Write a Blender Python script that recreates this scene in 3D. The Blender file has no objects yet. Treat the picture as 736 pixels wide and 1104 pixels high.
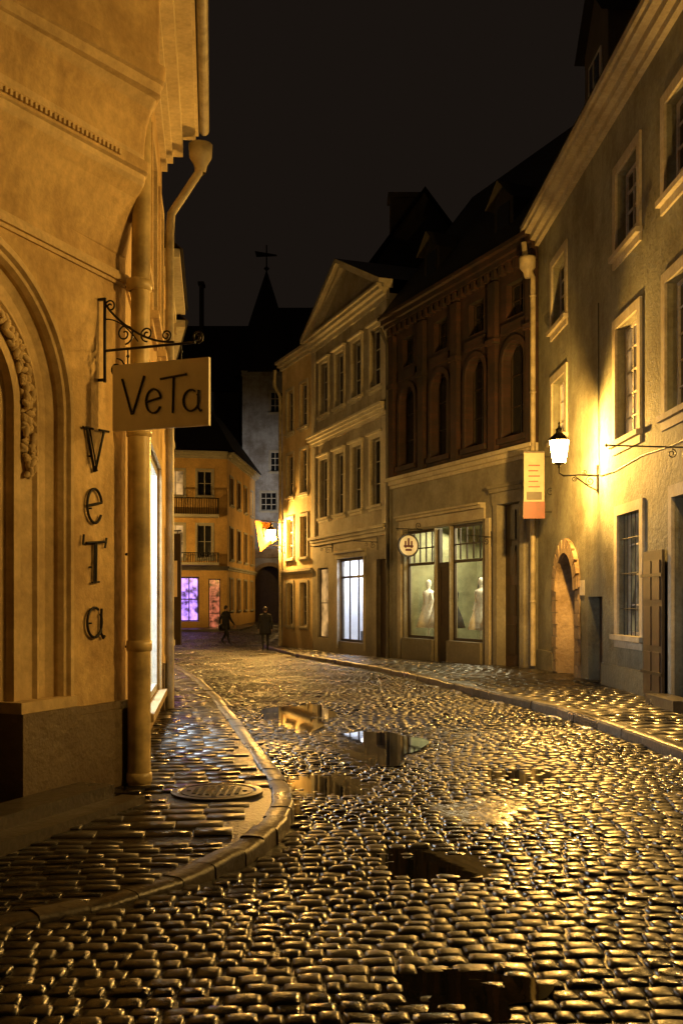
import bpy, math, random
import numpy as np
from mathutils import Vector
random.seed(7); RNG=np.random.default_rng(7)
scene=bpy.context.scene
scene.view_settings.view_transform='Standard'; scene.view_settings.look='None'
scene.view_settings.exposure=0
COL=scene.collection

# ------------------------------------------------------------ materials
def newmat(name):
    m=bpy.data.materials.new(name); m.use_nodes=True
    nt=m.node_tree; bs=nt.nodes['Principled BSDF']
    return m,nt,bs
def noise(nt,vec,scale,detail=4,rough=.6):
    n=nt.nodes.new('ShaderNodeTexNoise'); n.inputs['Scale'].default_value=scale
    n.inputs['Detail'].default_value=detail; n.inputs['Roughness'].default_value=rough
    if vec is not None: nt.links.new(vec,n.inputs['Vector'])
    return n
def ramp(nt,fac,a,b,ca,cb):
    r=nt.nodes.new('ShaderNodeValToRGB')
    r.color_ramp.elements[0].position=a; r.color_ramp.elements[0].color=(*ca,1)
    r.color_ramp.elements[1].position=b; r.color_ramp.elements[1].color=(*cb,1)
    nt.links.new(fac,r.inputs['Fac']); return r
def mixc(nt,fac,a,b,mode='MIX'):
    m=nt.nodes.new('ShaderNodeMix'); m.data_type='RGBA'; m.blend_type=mode
    for sock,idx in ((fac,0),(a,6),(b,7)):
        if isinstance(sock,(int,float)): m.inputs[idx].default_value=sock
        elif isinstance(sock,tuple): m.inputs[idx].default_value=(*sock,1)
        else: nt.links.new(sock,m.inputs[idx])
    return m.outputs[2]
def bump(nt,bs,h,strength,dist=.02):
    b=nt.nodes.new('ShaderNodeBump'); b.inputs['Strength'].default_value=strength
    b.inputs['Distance'].default_value=dist
    nt.links.new(h,b.inputs['Height']); nt.links.new(b.outputs[0],bs.inputs['Normal'])
def stucco(name,col,dirt=.5,bmp=.35,rough=.85,base_z=1.2,stain=(.35,.30,.24)):
    m,nt,bs=newmat(name)
    tc=nt.nodes.new('ShaderNodeTexCoord'); o=tc.outputs['Object']
    n1=noise(nt,o,.9,8,.68); n2=noise(nt,o,14,5,.6)
    mp=nt.nodes.new('ShaderNodeMapping'); mp.inputs['Scale'].default_value=(2.3,2.3,.22)
    nt.links.new(o,mp.inputs[0]); n3=noise(nt,mp.outputs[0],1.1,7,.7)
    dk=tuple(c*s*1.4 for c,s in zip(col,stain)); lt=tuple(min(1,c*1.12) for c in col)
    r1=ramp(nt,n1.outputs[0],.38,.6,(dirt,)*3,(0,0,0))
    c=mixc(nt,r1.outputs[0],lt,dk)
    r3=ramp(nt,n3.outputs[0],.52,.74,(0,0,0),(dirt*.8,)*3)
    c=mixc(nt,r3.outputs[0],c,dk)
    rm_=ramp(nt,n2.outputs[0],.3,.7,(.8,)*3,(1.08,)*3)
    c=mixc(nt,1.0,c,rm_.outputs[0],'MULTIPLY')
    sx=nt.nodes.new('ShaderNodeSeparateXYZ'); nt.links.new(o,sx.inputs[0])
    mr=nt.nodes.new('ShaderNodeMapRange'); mr.inputs[1].default_value=-.2; mr.inputs[2].default_value=base_z
    mr.inputs[3].default_value=1.5; mr.inputs[4].default_value=0
    nt.links.new(sx.outputs[2],mr.inputs[0])
    mm=nt.nodes.new('ShaderNodeMath'); mm.operation='MULTIPLY'; mm.use_clamp=True
    nt.links.new(mr.outputs[0],mm.inputs[0]); nt.links.new(n1.outputs[0],mm.inputs[1])
    c=mixc(nt,mm.outputs[0],c,tuple(x*.4 for x in dk))
    nt.links.new(c,bs.inputs['Base Color']); bs.inputs['Roughness'].default_value=rough
    ad=nt.nodes.new('ShaderNodeMath'); ad.operation='MULTIPLY_ADD'; ad.inputs[1].default_value=2.5
    nt.links.new(n1.outputs[0],ad.inputs[0]); nt.links.new(n2.outputs[0],ad.inputs[2])
    bump(nt,bs,ad.outputs[0],bmp,.02)
    return m
def plain(name,col,rough=.6,metal=0,bmp=0.15,var=.35,scale=9):
    m,nt,bs=newmat(name)
    tc=nt.nodes.new('ShaderNodeTexCoord'); n1=noise(nt,tc.outputs['Object'],scale,5,.6)
    r=ramp(nt,n1.outputs[0],.3,.7,tuple(c*(1-var) for c in col),tuple(min(1,c*(1+var*.5)) for c in col))
    nt.links.new(r.outputs[0],bs.inputs['Base Color'])
    bs.inputs['Roughness'].default_value=rough; bs.inputs['Metallic'].default_value=metal
    if bmp: bump(nt,bs,n1.outputs[0],bmp,.01)
    return m
def brick(name,ang,c1,c2,mort,scale=1.0):
    m,nt,bs=newmat(name)
    tc=nt.nodes.new('ShaderNodeTexCoord')
    vr=nt.nodes.new('ShaderNodeVectorRotate'); vr.rotation_type='Z_AXIS'; vr.inputs['Angle'].default_value=ang
    nt.links.new(tc.outputs['Object'],vr.inputs['Vector'])
    sx=nt.nodes.new('ShaderNodeSeparateXYZ'); nt.links.new(vr.outputs[0],sx.inputs[0])
    cb=nt.nodes.new('ShaderNodeCombineXYZ'); nt.links.new(sx.outputs[0],cb.inputs[0]); nt.links.new(sx.outputs[2],cb.inputs[1])
    b=nt.nodes.new('ShaderNodeTexBrick'); nt.links.new(cb.outputs[0],b.inputs['Vector'])
    b.inputs['Scale'].default_value=scale
    b.inputs['Brick Width'].default_value=.27; b.inputs['Row Height'].default_value=.085
    b.inputs['Mortar Size'].default_value=.008; b.inputs['Bias'].default_value=0
    b.inputs['Color1'].default_value=(*c1,1); b.inputs['Color2'].default_value=(*c2,1); b.inputs['Mortar'].default_value=(*mort,1)
    n1=noise(nt,tc.outputs['Object'],1.2,6,.65)
    r=ramp(nt,n1.outputs[0],.35,.68,(.25,.23,.2),(1.2,1.1,1))
    c=mixc(nt,1.0,b.outputs[0],r.outputs[0],'MULTIPLY')
    nt.links.new(c,bs.inputs['Base Color']); bs.inputs['Roughness'].default_value=.8
    bump(nt,bs,b.outputs[1],-.6,.01)
    return m
def wetstone(name,c1,c2,r0,r1,bm=.35,bscale=40,isl=.1,coat=0,patch=.55,lo=.36,hi=.62):
    m,nt,bs=newmat(name)
    tc=nt.nodes.new('ShaderNodeTexCoord'); o=tc.outputs['Object']
    g=nt.nodes.new('ShaderNodeNewGeometry')
    rr=ramp(nt,g.outputs['Random Per Island'],0,1,c1,c2)
    n1=noise(nt,o,bscale,5,.65); n2=noise(nt,o,patch,6,.68); n3=noise(nt,o,9,3,.5)
    rv=ramp(nt,n1.outputs[0],.3,.7,(.55,)*3,(1.2,)*3)
    c=mixc(nt,1.0,rr.outputs[0],rv.outputs[0],'MULTIPLY')
    nt.links.new(c,bs.inputs['Base Color'])
    mr=nt.nodes.new('ShaderNodeMapRange'); mr.inputs[1].default_value=lo; mr.inputs[2].default_value=hi
    mr.inputs[3].default_value=r0; mr.inputs[4].default_value=r1
    nt.links.new(n2.outputs[0],mr.inputs[0])
    ad=nt.nodes.new('ShaderNodeMath'); ad.operation='MULTIPLY_ADD'; ad.inputs[1].default_value=isl
    nt.links.new(g.outputs['Random Per Island'],ad.inputs[0]); nt.links.new(mr.outputs[0],ad.inputs[2])
    nt.links.new(ad.outputs[0],bs.inputs['Roughness'])
    if coat:
        cr=nt.nodes.new('ShaderNodeMapRange'); cr.inputs[1].default_value=lo; cr.inputs[2].default_value=hi
        cr.inputs[3].default_value=coat; cr.inputs[4].default_value=0
        nt.links.new(n2.outputs[0],cr.inputs[0]); nt.links.new(cr.outputs[0],bs.inputs['Coat Weight']); bs.inputs['Coat Roughness'].default_value=.08
    hh=nt.nodes.new('ShaderNodeMath'); hh.operation='MULTIPLY_ADD'; hh.inputs[1].default_value=1.6
    nt.links.new(n3.outputs[0],hh.inputs[0]); nt.links.new(n1.outputs[0],hh.inputs[2])
    bump(nt,bs,hh.outputs[0],bm,.006)
    return m
def emit(name,col,st,var=0.0,scale=3,rough=.1):
    m,nt,bs=newmat(name)
    bs.inputs['Base Color'].default_value=(.02,.02,.02,1); bs.inputs['Roughness'].default_value=rough
    bs.inputs['Emission Strength'].default_value=st
    if var:
        tc=nt.nodes.new('ShaderNodeTexCoord'); n1=noise(nt,tc.outputs['Object'],scale,3,.5)
        r=ramp(nt,n1.outputs[0],.38,.62,tuple(c*(1-var) for c in col),col)
        nt.links.new(r.outputs[0],bs.inputs['Emission Color'])
    else: bs.inputs['Emission Color'].default_value=(*col,1)
    return m
def thin_glass(name,tint=(.95,.97,.95),em=None,es=0):
    m,nt,bs=newmat(name)
    out=[n for n in nt.nodes if n.type=='OUTPUT_MATERIAL'][0]
    t=nt.nodes.new('ShaderNodeBsdfTransparent'); t.inputs[0].default_value=(*tint,1)
    g=nt.nodes.new('ShaderNodeBsdfGlossy'); g.inputs['Roughness'].default_value=.03
    lw=nt.nodes.new('ShaderNodeLayerWeight'); lw.inputs[0].default_value=.5
    pw=nt.nodes.new('ShaderNodeMath'); pw.operation='POWER'; pw.inputs[1].default_value=5
    nt.links.new(lw.outputs['Facing'],pw.inputs[0])
    ma=nt.nodes.new('ShaderNodeMath'); ma.operation='MULTIPLY_ADD'; ma.inputs[1].default_value=.7; ma.inputs[2].default_value=.05
    nt.links.new(pw.outputs[0],ma.inputs[0])
    mx=nt.nodes.new('ShaderNodeMixShader')
    nt.links.new(ma.outputs[0],mx.inputs[0]); nt.links.new(t.outputs[0],mx.inputs[1]); nt.links.new(g.outputs[0],mx.inputs[2])
    last=mx
    if em:
        e=nt.nodes.new('ShaderNodeEmission'); e.inputs[0].default_value=(*em,1); e.inputs[1].default_value=es
        ad=nt.nodes.new('ShaderNodeAddShader'); nt.links.new(mx.outputs[0],ad.inputs[0]); nt.links.new(e.outputs[0],ad.inputs[1]); last=ad
    nt.links.new(last.outputs[0],out.inputs[0]); nt.nodes.remove(bs)
    return m

M={}
M['ochre']=stucco('ochre_stucco',(.62,.44,.19),.75,.5)
M['ochre_trim']=stucco('ochre_trim_plaster',(.66,.5,.25),.6,.3)
M['ochre_plinth']=stucco('plinth_stone',(.26,.2,.12),.95,1.0,.6,1.8)
M['cream']=stucco('cream_eave',(.62,.52,.31),.5,.2)
M['green']=stucco('grey_green_stucco',(.2,.2,.14),.85,.8)
M['green_trim']=stucco('window_surround_plaster',(.4,.36,.26),.55,.3)
M['c_wall']=stucco('grey_beige_stucco',(.3,.275,.21),.65,.4)
M['c_trim']=stucco('light_plaster_trim',(.42,.39,.3),.45,.25)
M['b_wall']=stucco('grey_shopfront_stucco',(.25,.24,.19),.65,.4)
M['d_wall']=stucco('yellow_stucco_far',(.55,.44,.24),.5,.25)
M['f_wall']=stucco('yellow_stucco_corner',(.62,.39,.13),.5,.25)
M['e_wall']=stucco('grey_limewash',(.38,.38,.38),.9,.8)
M['dark_wall']=stucco('dark_stucco',(.06,.05,.04),.5,.3)
M['stone']=stucco('rough_limestone',(.34,.26,.16),.95,1.0,.8)
M['roof']=plain('dark_roof_tiles',(.014,.011,.01),.75,0,.5,.5,5)
M['roof_metal']=plain('roof_sheet_metal',(.05,.045,.04),.5,.2,.2,.4,2)
M['glass']=plain('dark_window_glass',(.012,.013,.015),.07,0,.1,.2,1.3)
M['frame_w']=plain('white_painted_wood',(.42,.39,.32),.5,0,.1,.25,12)
M['frame_d']=plain('dark_painted_wood',(.028,.018,.011),.5,0,.2,.4,12)
M['iron']=plain('black_iron',(.01,.009,.008),.45,.3,.15,.3,30)
M['door']=plain('dark_oak_door',(.036,.02,.012),.45,0,.3,.5,7)
M['pipe']=plain('painted_downpipe',(.56,.42,.18),.38,0,.2,.55,4)
M['pipe_l']=plain('light_downpipe',(.36,.31,.2),.45,0,.1,.5,4)
M['cobble']=wetstone('wet_cobblestone',(.009,.0075,.006),(.034,.028,.022),.1,.42,.45,34,.12,.4)
M['paver']=wetstone('wet_paver',(.012,.0095,.007),(.027,.022,.016),.12,.42,.45,26,.12,.3,.9)
M['kerb']=wetstone('granite_kerb',(.045,.037,.027),(.085,.07,.05),.18,.45,.8,26,.12)
M['mortar']=plain('wet_joint_grit',(.009,.007,.0055),.32,0,.8,.5,30)
M['earth']=plain('dark_ground',(.02,.018,.015),.8,0,.3,.4,2)
M['water']=plain('puddle_water',(.004,.004,.004),.02,0,.03,.1,4)
M['ice']=plain('slushy_ice',(.2,.2,.205),.25,0,1.0,.9,6)
M['sign']=plain('sign_board_cream',(.86,.8,.6),.5,0,.05,.12,5)
M['black']=plain('black_paint',(.008,.008,.008),.4,0,0,.1)
M['red']=plain('dark_red_paint',(.12,.014,.008),.5)
M['warm_room']=plain('shop_interior_wall',(.2,.21,.12),.8,0,0,.6,1.5)
M['white_room']=plain('white_interior_wall',(.75,.77,.8),.8,0,0,.15,1.5)
M['cloth']=plain('white_fabric',(.8,.78,.7),.8,0,.3,.2,14)
M['shopglass']=thin_glass('shop_glass')
M['lampglass']=thin_glass('lantern_glass',(.95,.88,.65),(1,.64,.22),34)
M['skin']=plain('skin',(.45,.28,.2),.55)
M['coat']=plain('dark_coat_wool',(.015,.015,.018),.8)
M['jeans']=plain('dark_trousers',(.014,.016,.024),.8)
M['shoe']=plain('black_shoes',(.01,.01,.01),.5)
M['hair']=plain('dark_hair',(.03,.018,.01),.5)
M['flag']=plain('orange_banner_cloth',(.7,.27,.03),.8,0,.3,.3,8)
M['lit_dim']=emit('dim_lit_window',(1,.55,.18),.75,.85,1.4)
M['lit_green']=emit('faint_lit_window',(.85,.66,.28),.2,.9,3)

# ------------------------------------------------------------ mesh builder
class MB:
    def __init__(s,name,parent=None,smooth=False):
        s.name=name;s.parent=parent;s.v=[];s.f=[];s.mi=[];s.mats=[];s.smooth=smooth;s.sm=[]
    def m(s,mat):
        if isinstance(mat,str): mat=M[mat]
        if mat not in s.mats: s.mats.append(mat)
        return s.mats.index(mat)
    def face(s,pts,mat,smooth=False):
        b=len(s.v); s.v+= [tuple(p) for p in pts]; s.f.append(tuple(range(b,b+len(pts)))); s.mi.append(s.m(mat)); s.sm.append(smooth)
    def grid(s,rows,mat,closed=False,smooth=True):
        b=len(s.v); n=len(rows[0]); k=s.m(mat)
        for r in rows: s.v+=[tuple(p) for p in r]
        for i in range(len(rows)-1):
            for j in range(n if closed else n-1):
                j2=(j+1)%n
                s.f.append((b+i*n+j,b+i*n+j2,b+(i+1)*n+j2,b+(i+1)*n+j)); s.mi.append(k); s.sm.append(smooth)
    def hexa(s,p,mat):
        b=len(s.v); s.v+=[tuple(q) for q in p]; k=s.m(mat)
        for f in ((0,3,2,1),(4,5,6,7),(0,1,5,4),(1,2,6,5),(2,3,7,6),(3,0,4,7)):
            s.f.append(tuple(b+i for i in f)); s.mi.append(k); s.sm.append(False)
    def box(s,W,u0,u1,z0,z1,o0,o1,mat):
        P=W.P
        s.hexa([P(u0,z0,o0),P(u1,z0,o0),P(u1,z0,o1),P(u0,z0,o1),P(u0,z1,o0),P(u1,z1,o0),P(u1,z1,o1),P(u0,z1,o1)],mat)
    def tube(s,pts,r,mat,seg=8,caps=True):
        pts=[Vector(p) for p in pts]; n=len(pts)
        rs=r if isinstance(r,(list,tuple)) else [r]*n
        T=[(pts[min(i+1,n-1)]-pts[max(i-1,0)]).normalized() for i in range(n)]
        a=T[0].cross(Vector((0,0,1)))
        if a.length<.05: a=T[0].cross(Vector((1,0,0)))
        a.normalize(); rows=[]
        for i in range(n):
            a=(a-T[i]*a.dot(T[i])).normalized(); b=T[i].cross(a)
            rows.append([pts[i]+(a*math.cos(t)+b*math.sin(t))*rs[i] for t in [2*math.pi*k/seg for k in range(seg)]])
        s.grid(rows,mat,True)
        if caps: s.face(rows[0][::-1],mat); s.face(rows[-1],mat)
    def lathe(s,c,prof,mat,seg=16,rot=0,smooth=True,sx=1,sy=1):
        rows=[[(c[0]+r*sx*math.cos(rot+2*math.pi*k/seg),c[1]+r*sy*math.sin(rot+2*math.pi*k/seg),c[2]+z) for k in range(seg)] for r,z in prof]
        s.grid(rows,mat,True,smooth)
    def done(s):
        if not s.v: return None
        me=bpy.data.meshes.new(s.name); me.from_pydata(s.v,[],s.f)
        for m in s.mats: me.materials.append(m)
        me.polygons.foreach_set('material_index',s.mi)
        me.polygons.foreach_set('use_smooth',s.sm)
        me.update()
        o=bpy.data.objects.new(s.name,me); COL.objects.link(o)
        if s.parent: o.parent=s.parent
        return o
def empty(name):
    e=bpy.data.objects.new(name,None); COL.objects.link(e); e.empty_display_size=.3; return e
class Wall:
    def __init__(s,p0,p1,side=1):
        s.p0=Vector((*p0,0)); d=Vector((*p1,0))-s.p0; s.L=d.length; s.U=d.normalized()
        s.N=Vector((-s.U.y,s.U.x,0))*side
    def P(s,u,z,o=0): 
        q=s.p0+s.U*u+s.N*o; return Vector((q.x,q.y,z))
    @property
    def ang(s): return math.atan2(s.U.y,s.U.x)

def facade(mb,W,u0,u1,z0,z1,ops,mat,reveal=.22,revmat=None):
    us=sorted(set([u0,u1]+[x for o in ops for x in (o[0],o[1]) if u0<x<u1]))
    zs=sorted(set([z0,z1]+[x for o in ops for x in (o[2],o[3]) if z0<x<z1]))
    for i in range(len(us)-1):
        for j in range(len(zs)-1):
            uc=(us[i]+us[i+1])/2; zc=(zs[j]+zs[j+1])/2
            if any(o[0]<uc<o[1] and o[2]<zc<o[3] for o in ops): continue
            mb.face([W.P(us[i],zs[j]),W.P(us[i+1],zs[j]),W.P(us[i+1],zs[j+1]),W.P(us[i],zs[j+1])],mat)
    rm=revmat or mat
    for o in ops:
        a,b,c,d=o[:4]
        if len(o)>4 and o[4]=='arch': continue
        R=-reveal
        mb.face([W.P(a,c),W.P(a,c,R),W.P(a,d,R),W.P(a,d)],rm)
        mb.face([W.P(b,c),W.P(b,d),W.P(b,d,R),W.P(b,c,R)],rm)
        mb.face([W.P(a,d),W.P(a,d,R),W.P(b,d,R),W.P(b,d)],rm)
        mb.face([W.P(a,c),W.P(b,c),W.P(b,c,R),W.P(a,c,R)],rm)
def window(fr,gl,W,a,b,c,d,cols=2,rows=3,glass='glass',frame='frame_w',depth=.14,fw=.055,mw=.028,transom=None):
    o1=-depth; o0=-depth-.06
    fr.box(W,a+.002,a+fw,c+.002,d-.002,o0,o1,frame); fr.box(W,b-fw,b-.002,c+.002,d-.002,o0,o1,frame)
    fr.box(W,a+fw,b-fw,d-fw,d-.002,o0,o1,frame); fr.box(W,a+fw,b-fw,c+.002,c+fw,o0,o1,frame)
    for i in range(1,cols):
        u=a+(b-a)*i/cols; w=mw if not(cols%2==0 and i==cols//2) else mw*1.9
        fr.box(W,u-w/2,u+w/2,c+fw,d-fw,o0+.012,o1-.008,frame)
    for j in range(1,rows):
        z=c+(d-c)*j/rows
        fr.box(W,a+fw,b-fw,z-mw/2,z+mw/2,o0+.014,o1-.012,frame)
    if transom: fr.box(W,a+fw,b-fw,transom-.04,transom+.04,o0+.005,o1+.01,frame)
    g=o0+.02
    j=[random.uniform(-.008,.008) for _ in range(4)] if glass=='glass' else [0]*4
    gl.face([W.P(a,c,g+j[0]),W.P(b,c,g+j[1]),W.P(b,d,g+j[2]),W.P(a,d,g+j[3])],glass)
def surround(tr,W,a,b,c,d,w=.16,pr=.035,mat='green_trim',sill=True,hood=False):
    tr.box(W,a-w,a,c,d,-.01,pr,mat); tr.box(W,b,b+w,c,d,-.01,pr,mat)
    tr.box(W,a-w,b+w,d,d+w,-.01,pr,mat)
    if sill: tr.box(W,a-w-.03,b+w+.03,c-.09,c-.001,-.01,pr+.07,mat); tr.box(W,a-w,b+w,c-w-.05,c-.091,-.01,pr,mat)
    else: tr.box(W,a-w,b+w,c-w,c,-.01,pr,mat)
    if hood:
        tr.box(W,a-w-.05,b+w+.05,d+w+.001,d+w+.07,-.01,pr+.1,mat)
def arch_pts(W,uc,r,spring,z0,o,n=20):
    p=[W.P(uc-r,z0,o)]
    for i in range(n+1):
        t=math.pi-math.pi*i/n
        p.append(W.P(uc+r*math.cos(t),spring+r*math.sin(t),o))
    p.append(W.P(uc+r,z0,o)); return p
def arch_fill(mb,W,uc,r,spring,zt,mat,n=20):
    for i in range(n):
        t0=math.pi-math.pi*i/n; t1=math.pi-math.pi*(i+1)/n
        u0=uc+r*math.cos(t0);u1=uc+r*math.cos(t1)
        mb.face([W.P(u0,spring+r*math.sin(t0)),W.P(u1,spring+r*math.sin(t1)),W.P(u1,zt),W.P(u0,zt)],mat)
def arch_sweep(mb,W,uc,spring,z0,prof,mat,n=20,smooth=False):
    rows=[arch_pts(W,uc,r,spring,z0,o,n) for r,o in prof]
    mb.grid(rows,mat,False,smooth)
def body(mb,W,u0,u1,z0,z1,D,mat,top=True):
    mb.face([W.P(u0,z0,0),W.P(u0,z0,-D),W.P(u0,z1,-D),W.P(u0,z1,0)],mat)
    mb.face([W.P(u1,z0,0),W.P(u1,z1,0),W.P(u1,z1,-D),W.P(u1,z0,-D)],mat)
    mb.face([W.P(u0,z0,-D),W.P(u1,z0,-D),W.P(u1,z1,-D),W.P(u0,z1,-D)],mat)
    if top: mb.face([W.P(u0,z1,0),W.P(u1,z1,0),W.P(u1,z1,-D),W.P(u0,z1,-D)],mat)
def roof_side(mb,W,u0,u1,z,D,h,mat,over=.4,gmat=None):
    a=[W.P(u0-.1,z-.05,over),W.P(u1+.1,z-.05,over),W.P(u1+.1,z+h,-D/2),W.P(u0-.1,z+h,-D/2)]
    mb.face(a,mat)
    mb.face([W.P(u0-.1,z-.05,-D-over),W.P(u0-.1,z+h,-D/2),W.P(u1+.1,z+h,-D/2),W.P(u1+.1,z-.05,-D-over)],mat)
    for u in (u0,u1):
        mb.face([W.P(u,z,0),W.P(u,z,-D),W.P(u,z+h-.15,-D/2)],gmat or mat)
def cornice(mb,W,u0,u1,z,steps,mat):
    for dz,pr in steps:
        mb.box(W,u0,u1,z,z+dz,-.02,pr,mat); z+=dz
def room(mb,W,a,b,c,d,D,mat,floor='door'):
    o=-.27
    mb.face([W.P(a,c,-D),W.P(b,c,-D),W.P(b,d,-D),W.P(a,d,-D)],mat)
    mb.face([W.P(a,c,o),W.P(a,c,-D),W.P(a,d,-D),W.P(a,d,o)],mat)
    mb.face([W.P(b,c,o),W.P(b,c,-D),W.P(b,d,-D),W.P(b,d,o)],mat)
    mb.face([W.P(a,d,o),W.P(b,d,o),W.P(b,d,-D),W.P(a,d,-D)],mat)
    mb.face([W.P(a,c,o),W.P(b,c,o),W.P(b,c,-D),W.P(a,c,-D)],floor)
def arealight(W,u,z,o,su,sv,e,col,parent,name='ceiling_light',tilt=0):
    l=bpy.data.lights.new(name,'AREA'); l.shape='RECTANGLE'; l.size=su; l.size_y=sv; l.energy=e; l.color=col
    ob=bpy.data.objects.new(name,l); COL.objects.link(ob); ob.location=W.P(u,z,o)
    if tilt: ob.rotation_euler=(W.N*tilt+Vector((0,0,-1))).to_track_quat('-Z','Y').to_euler()
    else: ob.rotation_euler=(0,0,W.ang)
    ob.parent=parent; return ob
def pointlight(loc,e,col,parent,r=.06,name='bulb'):
    l=bpy.data.lights.new(name,'POINT'); l.energy=e; l.color=col; l.shadow_soft_size=r
    ob=bpy.data.objects.new(name,l); COL.objects.link(ob); ob.location=loc; ob.parent=parent; return ob
def spiral(c,U,V,r0,r1,a0,turns,n=26):
    out=[]
    for i in range(n+1):
        t=i/n; a=a0+turns*2*math.pi*t; r=r0+(r1-r0)*t
        out.append(c+U*(r*math.cos(a))+V*(r*math.sin(a)))
    return out
Z=Vector((0,0,1))

def gz(y):
    return np.interp(y,[-100,20,36,44,58,400],[0,0,-.3,-.3,.3,.3])
WARM=(1,.59,.185)

# ------------------------------------------------------------ walls in plan
WA=Wall((5.068,6.0),(4.7,24.4))
WB=Wall((4.7,24.42),(1.5,31.85))
WC=Wall((1.46,31.9),(-1.1,39.0))
WD=Wall((-1.1,39.02),(-2.45,42.3))
WL1=Wall((-1.79,8.46),(-5.1,.18))
WLS=Wall((-1.79,8.46),(-2.56,14.55),-1)
WL2=Wall((-2.56,14.57),(-2.93,17.5),-1)
WL3=Wall((-2.93,17.52),(-8.1,40),-1)
WE=Wall((-0.6,68),(-6.6,68))
WFf=Wall((-6.15,55),(-10.2,54.2))
WFs=Wall((-6.15,55),(-5.5,65),-1)

# ============================================================ GREY GREEN HOUSE (right)
def uA(y): return (y-6)*WA.L/18.4
A=empty('grey_stucco_house')
w=MB('walls',A);fr=MB('window_frames',A);gl=MB('window_glass',A);tr=MB('window_surrounds',A);rf=MB('roof',A);dr=MB('doors',A)
ops=[]
wins=[]
def addA(y0,y1,z0,z1,c,r,**k):
    a,b=sorted((uA(y0),uA(y1))); ops.append((a,b,z0,z1)); wins.append((a,b,z0,z1,c,r,k))
for y in (9.3,12.0,14.75,17.3,22.25):
    addA(y-.6,y+.6,7.7,9.1,3,4)
for y in (9.3,12.0,14.7,17.3): addA(y-.62,y+.62,4.42,6.4,3,5,glass='lit_dim' if y==17.3 else 'glass')
addA(21.65,22.85,5.2,6.5,3,3,glass='lit_dim')
addA(16.55,17.8,1.05,3.12,3,4,glass='lit_green')
addA(11.2,12.4,1.05,3.12,3,4)
ops.append((uA(14.0),uA(15.0),-.6,3.15))
ops.append((uA(18.85),uA(19.85),-.6,1.72))
uc=uA(21.5); R=.78; sp=1.85
ops.append((uc-R,uc+R,-.6,sp+R+.02,'arch'))
facade(w,WA,0,WA.L,-.6,10.2,ops,'green')
arch_fill(w,WA,uc,R,sp,sp+R+.02,'green')
arch_sweep(w,WA,uc,sp,-.6,[(R+.3,.0),(R+.3,.03),(R+.0,.035),(R,-.35)],'stone')
dr.face(arch_pts(WA,uc,R,sp,-.6,-.34),'door')
for k in range(6):
    dr.box(WA,uc-R+.1+k*.235,uc-R+.3+k*.235,0,1.9,-.34,-.31,'door')
random.seed(3)
for k in range(8):
    for sd in (-1,1):
        z=k*.26+.1; wd=random.uniform(.2,.42)
        a=uc+sd*(R+.01); b=a+sd*wd; a,b=sorted((a,b))
        w.box(WA,a,b,z,z+.24,.03,.05+random.random()*.03,'stone')
for k in range(11):
    t=math.pi*(k+.5)/11
    c0=WA.P(uc+(R+.17)*math.cos(t),sp+(R+.17)*math.sin(t),.05)
    U=WA.U*math.cos(t)+Z*math.sin(t); V=WA.U*-math.sin(t)+Z*math.cos(t)
    hh=.15;ww=.12
    q=[c0+U*sx*hh+V*sy*ww+WA.N*so for so in(-.03,.045) for sx,sy in((-1,-1),(1,-1),(1,1),(-1,1))]
    w.hexa(q,'stone')
dr.box(WA,uA(14),uA(15),-.5,3.15,-.3,-.24,'door'); 
for k in range(3):
    dr.box(WA,uA(14.1),uA(14.45),.2+k*.95,.95+k*.95,-.24,-.215,'frame_d'); dr.box(WA,uA(14.55),uA(14.9),.2+k*.95,.95+k*.95,-.24,-.215,'frame_d')
dr.box(WA,uA(18.85),uA(19.85),-.5,1.72,-.3,-.22,'door')
dr.box(WA,uA(15.25),uA(16.15),.16,2.4,.06,.10,'frame_d')
for z in (.25,.95,1.65):
    dr.box(WA,uA(15.33),uA(15.67),z,z+.6,.10,.118,'door'); dr.box(WA,uA(15.74),uA(16.07),z,z+.6,.10,.118,'door')
for z in (.5,2.0): dr.box(WA,uA(15.2),uA(16.2),z,z+.05,.118,.13,'iron')
dr.box(WA,uA(13.1),uA(13.95),.16,2.4,.06,.10,'frame_d')
for a,b,c,d,cc,rr,k in wins:
    window(fr,gl,WA,a,b,c,d,cc,rr,k.get('glass','glass'),'frame_w',.15)
    surround(tr,WA,a,b,c,d,.17,.04,'green_trim')
a,b=uA(16.55),uA(17.8)
for k in range(1,6): fr.tube([WA.P(a+(b-a)*k/6,1.05,-.03),WA.P(a+(b-a)*k/6,3.12,-.03)],.009,'iron',6)
for z in (1.5,2.1,2.7): fr.tube([WA.P(a,z,-.03),WA.P(b,z,-.03)],.009,'iron',6)
tr.box(WA,uA(14)-.14,uA(14),-.5,3.15,-.01,.05,'green_trim');tr.box(WA,uA(15),uA(15)+.14,-.5,3.15,-.01,.05,'green_trim');tr.box(WA,uA(14)-.14,uA(15)+.14,3.15,3.33,-.01,.05,'green_trim')
cornice(tr,WA,-.05,WA.L+.06,10.12,[(.12,.1),(.14,.22),(.1,.36),(.13,.42)],'green_trim')
body(w,WA,0,WA.L,-.6,10.6,11,'green')
w.box(WA,0,uA(11.1),-.5,.55,-.01,.05,'green'); w.box(WA,uA(12.5),uA(13.0),-.5,.55,-.01,.05,'green')
w.box(WA,uA(16.25),uA(18.8),-.5,.5,-.01,.045,'green'); w.box(WA,uA(22.75),WA.L-.02,-.5,.5,-.01,.045,'green')
w.box(WA,uA(13.9),uA(15.1),0,.26,.06,.4,'kerb')
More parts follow.
